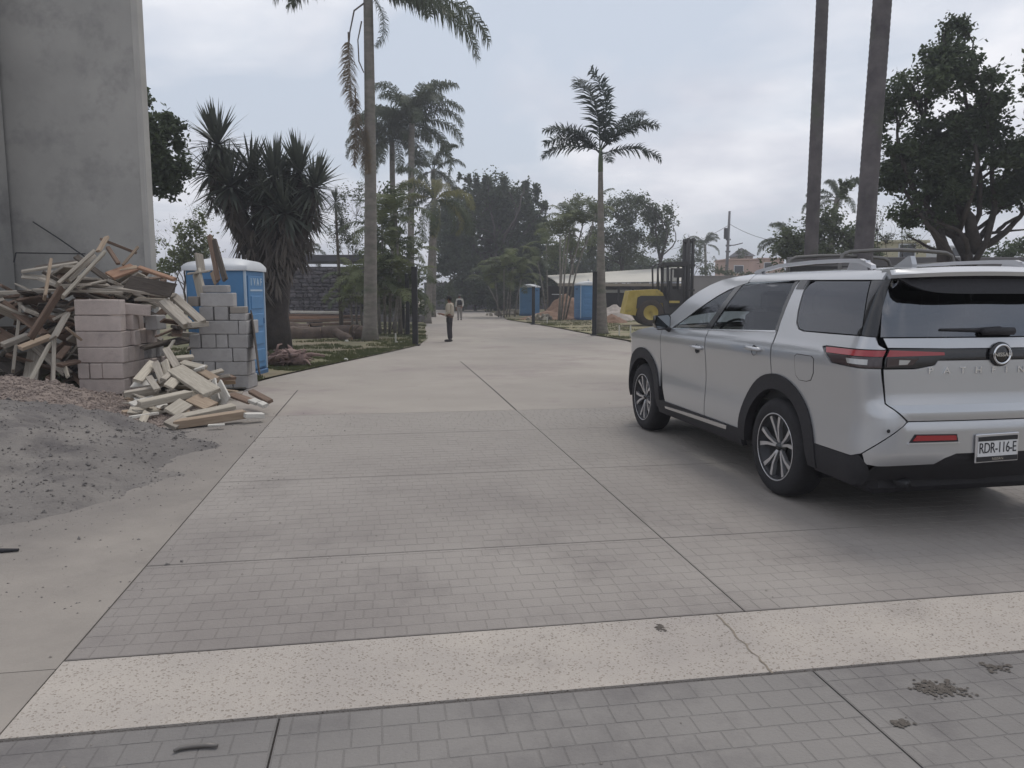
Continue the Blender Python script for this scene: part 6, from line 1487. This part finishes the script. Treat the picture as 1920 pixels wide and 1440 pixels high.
def person(loc, rz, label, H, shirt, trousers, hat, forearm_up, pack=None, stride=.0):
    """local frame: faces -X; figure of height 1.70 scaled to H"""
    t = thing('person', label, 'person', loc, rz); t.scale = (H/1.70,)*3
    hip = .90; sh = 1.40
    la = [(-.02,-.19,1.38),(.03,-.24,1.12),(-.16,-.20,1.02 if forearm_up else .90),(-.30,-.13,1.06 if forearm_up else .84)]
    ra = [(.02,.19,1.38),(.07,.24,1.11),(.03,.24,.86),(.0,.235,.78)]
    J = [(0,0,.95),(.01,0,1.12),(.015,0,1.30),(.01,0,1.44),(.0,0,1.50),(-.02,0,1.58),(-.02,0,1.66)]; E_ = [(0,1),(1,2),(2,3),(3,4),(4,5),(5,6)]; R_ = [(.13,.16),(.12,.15),(.13,.17),(.10,.13),.055,.082,.07]
    def chain(start, pts, rr):
        k = start
        for p, q in zip(pts, rr): J.append(p); R_.append(q); E_.append((k, len(J)-1)); k = len(J)-1
    chain(3, la, (.062,.05,.042,.032)); chain(3, ra, (.062,.05,.042,.032))
    for sy, s_ in ((-.095, stride), (.095, -stride)): chain(0, [(s_*.1,sy,.86),(-.01+s_*.5,sy,.50),(.02+s_,sy,.10)], (.095,.065,.05))
    b = skin_body('body', J, E_, R_, M_skin, t)
    # face details
    for sy in (-.032, .032): obj('eye', MB().lathe([(0,.006),(.008,.004),(.01,0)], 8, M=Matrix.Translation((-.098,sy,1.605))@Matrix.Rotation(-PI/2,4,'Y')), M_hair, b)
    obj('nose', MB().add([(-.095,-.015,1.575),(-.095,.015,1.575),(-.122,0,1.578),(-.096,0,1.615)], [(0,2,1),(0,3,2),(1,2,3)]), M_skin, b)
    obj('mouth', MB().box((-.095,0,1.548), (.006,.04,.008)), mat('lips', srgb(104,62,56), .6), b)
    for sy in (-1, 1): obj('ear', MB().bbox((-.01,sy*.082,1.595), (.035,.018,.055), .008), M_skin, b)
    # hands
    for end, d in ((la[-1], Vector((-1,.25,.12)).normalized()), (ra[-1], Vector((0,0,-1)))):
        e = Vector(end); u = d.orthogonal().normalized(); mb = MB(); mb.tube([e-d*.02, e+d*.04, e+d*.085], [.026,.036,.03], 8)
        for k in range(4): f0 = e+d*.08+u*(.026-.017*k); mb.tube([f0, f0+d*.035, f0+d*.06+d.cross(u)*.02], [.009,.009,.007], 6)
        th = e+d*.03+u*.032; mb.tube([th, th+u*.022+d*.02, th+u*.028+d*.045], [.011,.010,.008], 6); obj('hand', mb, M_skin, b, True)
    # clothes
    JS = [(0,0,.90),(.01,0,1.12),(.015,0,1.30),(.01,0,1.435)]; ES = [(0,1),(1,2),(2,3)]; RS = [(.155,.185),(.145,.175),(.15,.19),(.10,.14)]
    for pts in (la, ra):
        k = 3
        for p, q in zip(pts[:3], (.078,.066,.056)): JS.append(p); RS.append(q); ES.append((k, len(JS)-1)); k = len(JS)-1
    skin_body('shirt', JS, ES, RS, shirt, t)
    JT = [(0,0,.97),(0,0,.88)]; ET = [(0,1)]; RT = [(.15,.18),(.15,.18)]
    for sy, s_ in ((-.095, stride), (.095, -stride)):
        k = 1
        for p, q in zip([(s_*.1,sy,.80),(-.01+s_*.5,sy,.48),(.02+s_,sy,.08)], (.105,.085,.075)): JT.append(p); RT.append(q); ET.append((k, len(JT)-1)); k = len(JT)-1
    skin_body('trousers', JT, ET, RT, trousers, t)
    for sy, s_ in ((-.095, stride), (.095, -stride)): obj('shoe', MB().bbox((-.05+s_,sy,.04), (.27,.095,.085), .03), M_shoe, t, True)
    obj('belt', MB().lathe([(.158,.955),(.162,.97),(.158,.99)], 20, M=Matrix.Scale(1.15,4,(0,1,0))), mat('leather_belt', srgb(60,52,48), .6), t, True)
    if hat == 'cap':
        obj('cap', MB().lathe([(.0,.118),(.05,.11),(.09,.075),(.10,.02),(.102,.0)], 18, M=Matrix.Translation((-.015,0,1.64))), M_hair, t, True); obj('cap_peak', MB().bbox((-.135,0,1.645), (.10,.15,.014), .006), M_hair, t)
    elif hat == 'brim':
        h = obj('hat', MB().lathe([(.0,.10),(.06,.095),(.09,.05),(.095,.0),(.17,-.01),(.17,-.018),(.095,-.01)], 18, M=Matrix.Translation((-.015,0,1.66))), mat('grey_hat', srgb(96,96,92), .9), t, True)
    obj('hair', MB().lathe([(.0,.095),(.06,.085),(.092,.03),(.09,-.04),(.07,-.075)], 16, M=Matrix.Translation((.005,0,1.63))), M_hair, t, True)
    if pack: obj('chest_pack', MB().bbox((-.17,0,1.2), (.14,.30,.34), .05), pack, t)
    return t
M_shirt = mat('khaki_shirt', srgb(168,158,142), .9, var=.08, scale=6); M_shirt2 = mat('pale_shirt', srgb(190,186,178), .9)
p1 = person(onground(843, 29.0), -.15, 'guard in light khaki shirt and dark trousers standing on the drive', 1.68, M_shirt, M_trs, 'cap', True)
obj('pouch', MB().bbox((-.02,-.20,.84), (.12,.07,.20), .02), M_hair, p1); obj('notebook', MB().box((-.40,-.10,1.09), (.14,.11,.012), M=Matrix.Rotation(.2,3,'Y')), M_roofw, p1)
p2 = person(onground(862, 51.7), PI/2, 'small far person in grey trousers with a dark chest bag walking on the drive', 1.66, M_shirt2, mat('grey_trousers', srgb(140,134,128), .9, var=.08), 'brim', False, M_hair, .06)
# ---------------------------------------------------------------- hazy air
hz = MB().box((0, 440, 13.5), (2600, 1000, 30)); hm = bpy.data.materials.new('haze_air'); hm.use_nodes = True; t_ = hm.node_tree; t_.nodes.remove(t_.nodes['Principled BSDF'])
pv = t_.nodes.new('ShaderNodeVolumePrincipled'); pv.inputs['Color'].default_value = (.86, .88, .95, 1); pv.inputs['Density'].default_value = .0019; pv.inputs['Anisotropy'].default_value = .3
t_.links.new(pv.outputs[0], t_.nodes['Material Output'].inputs['Volume']); tag(obj('haze', hz, hm), kind='stuff')
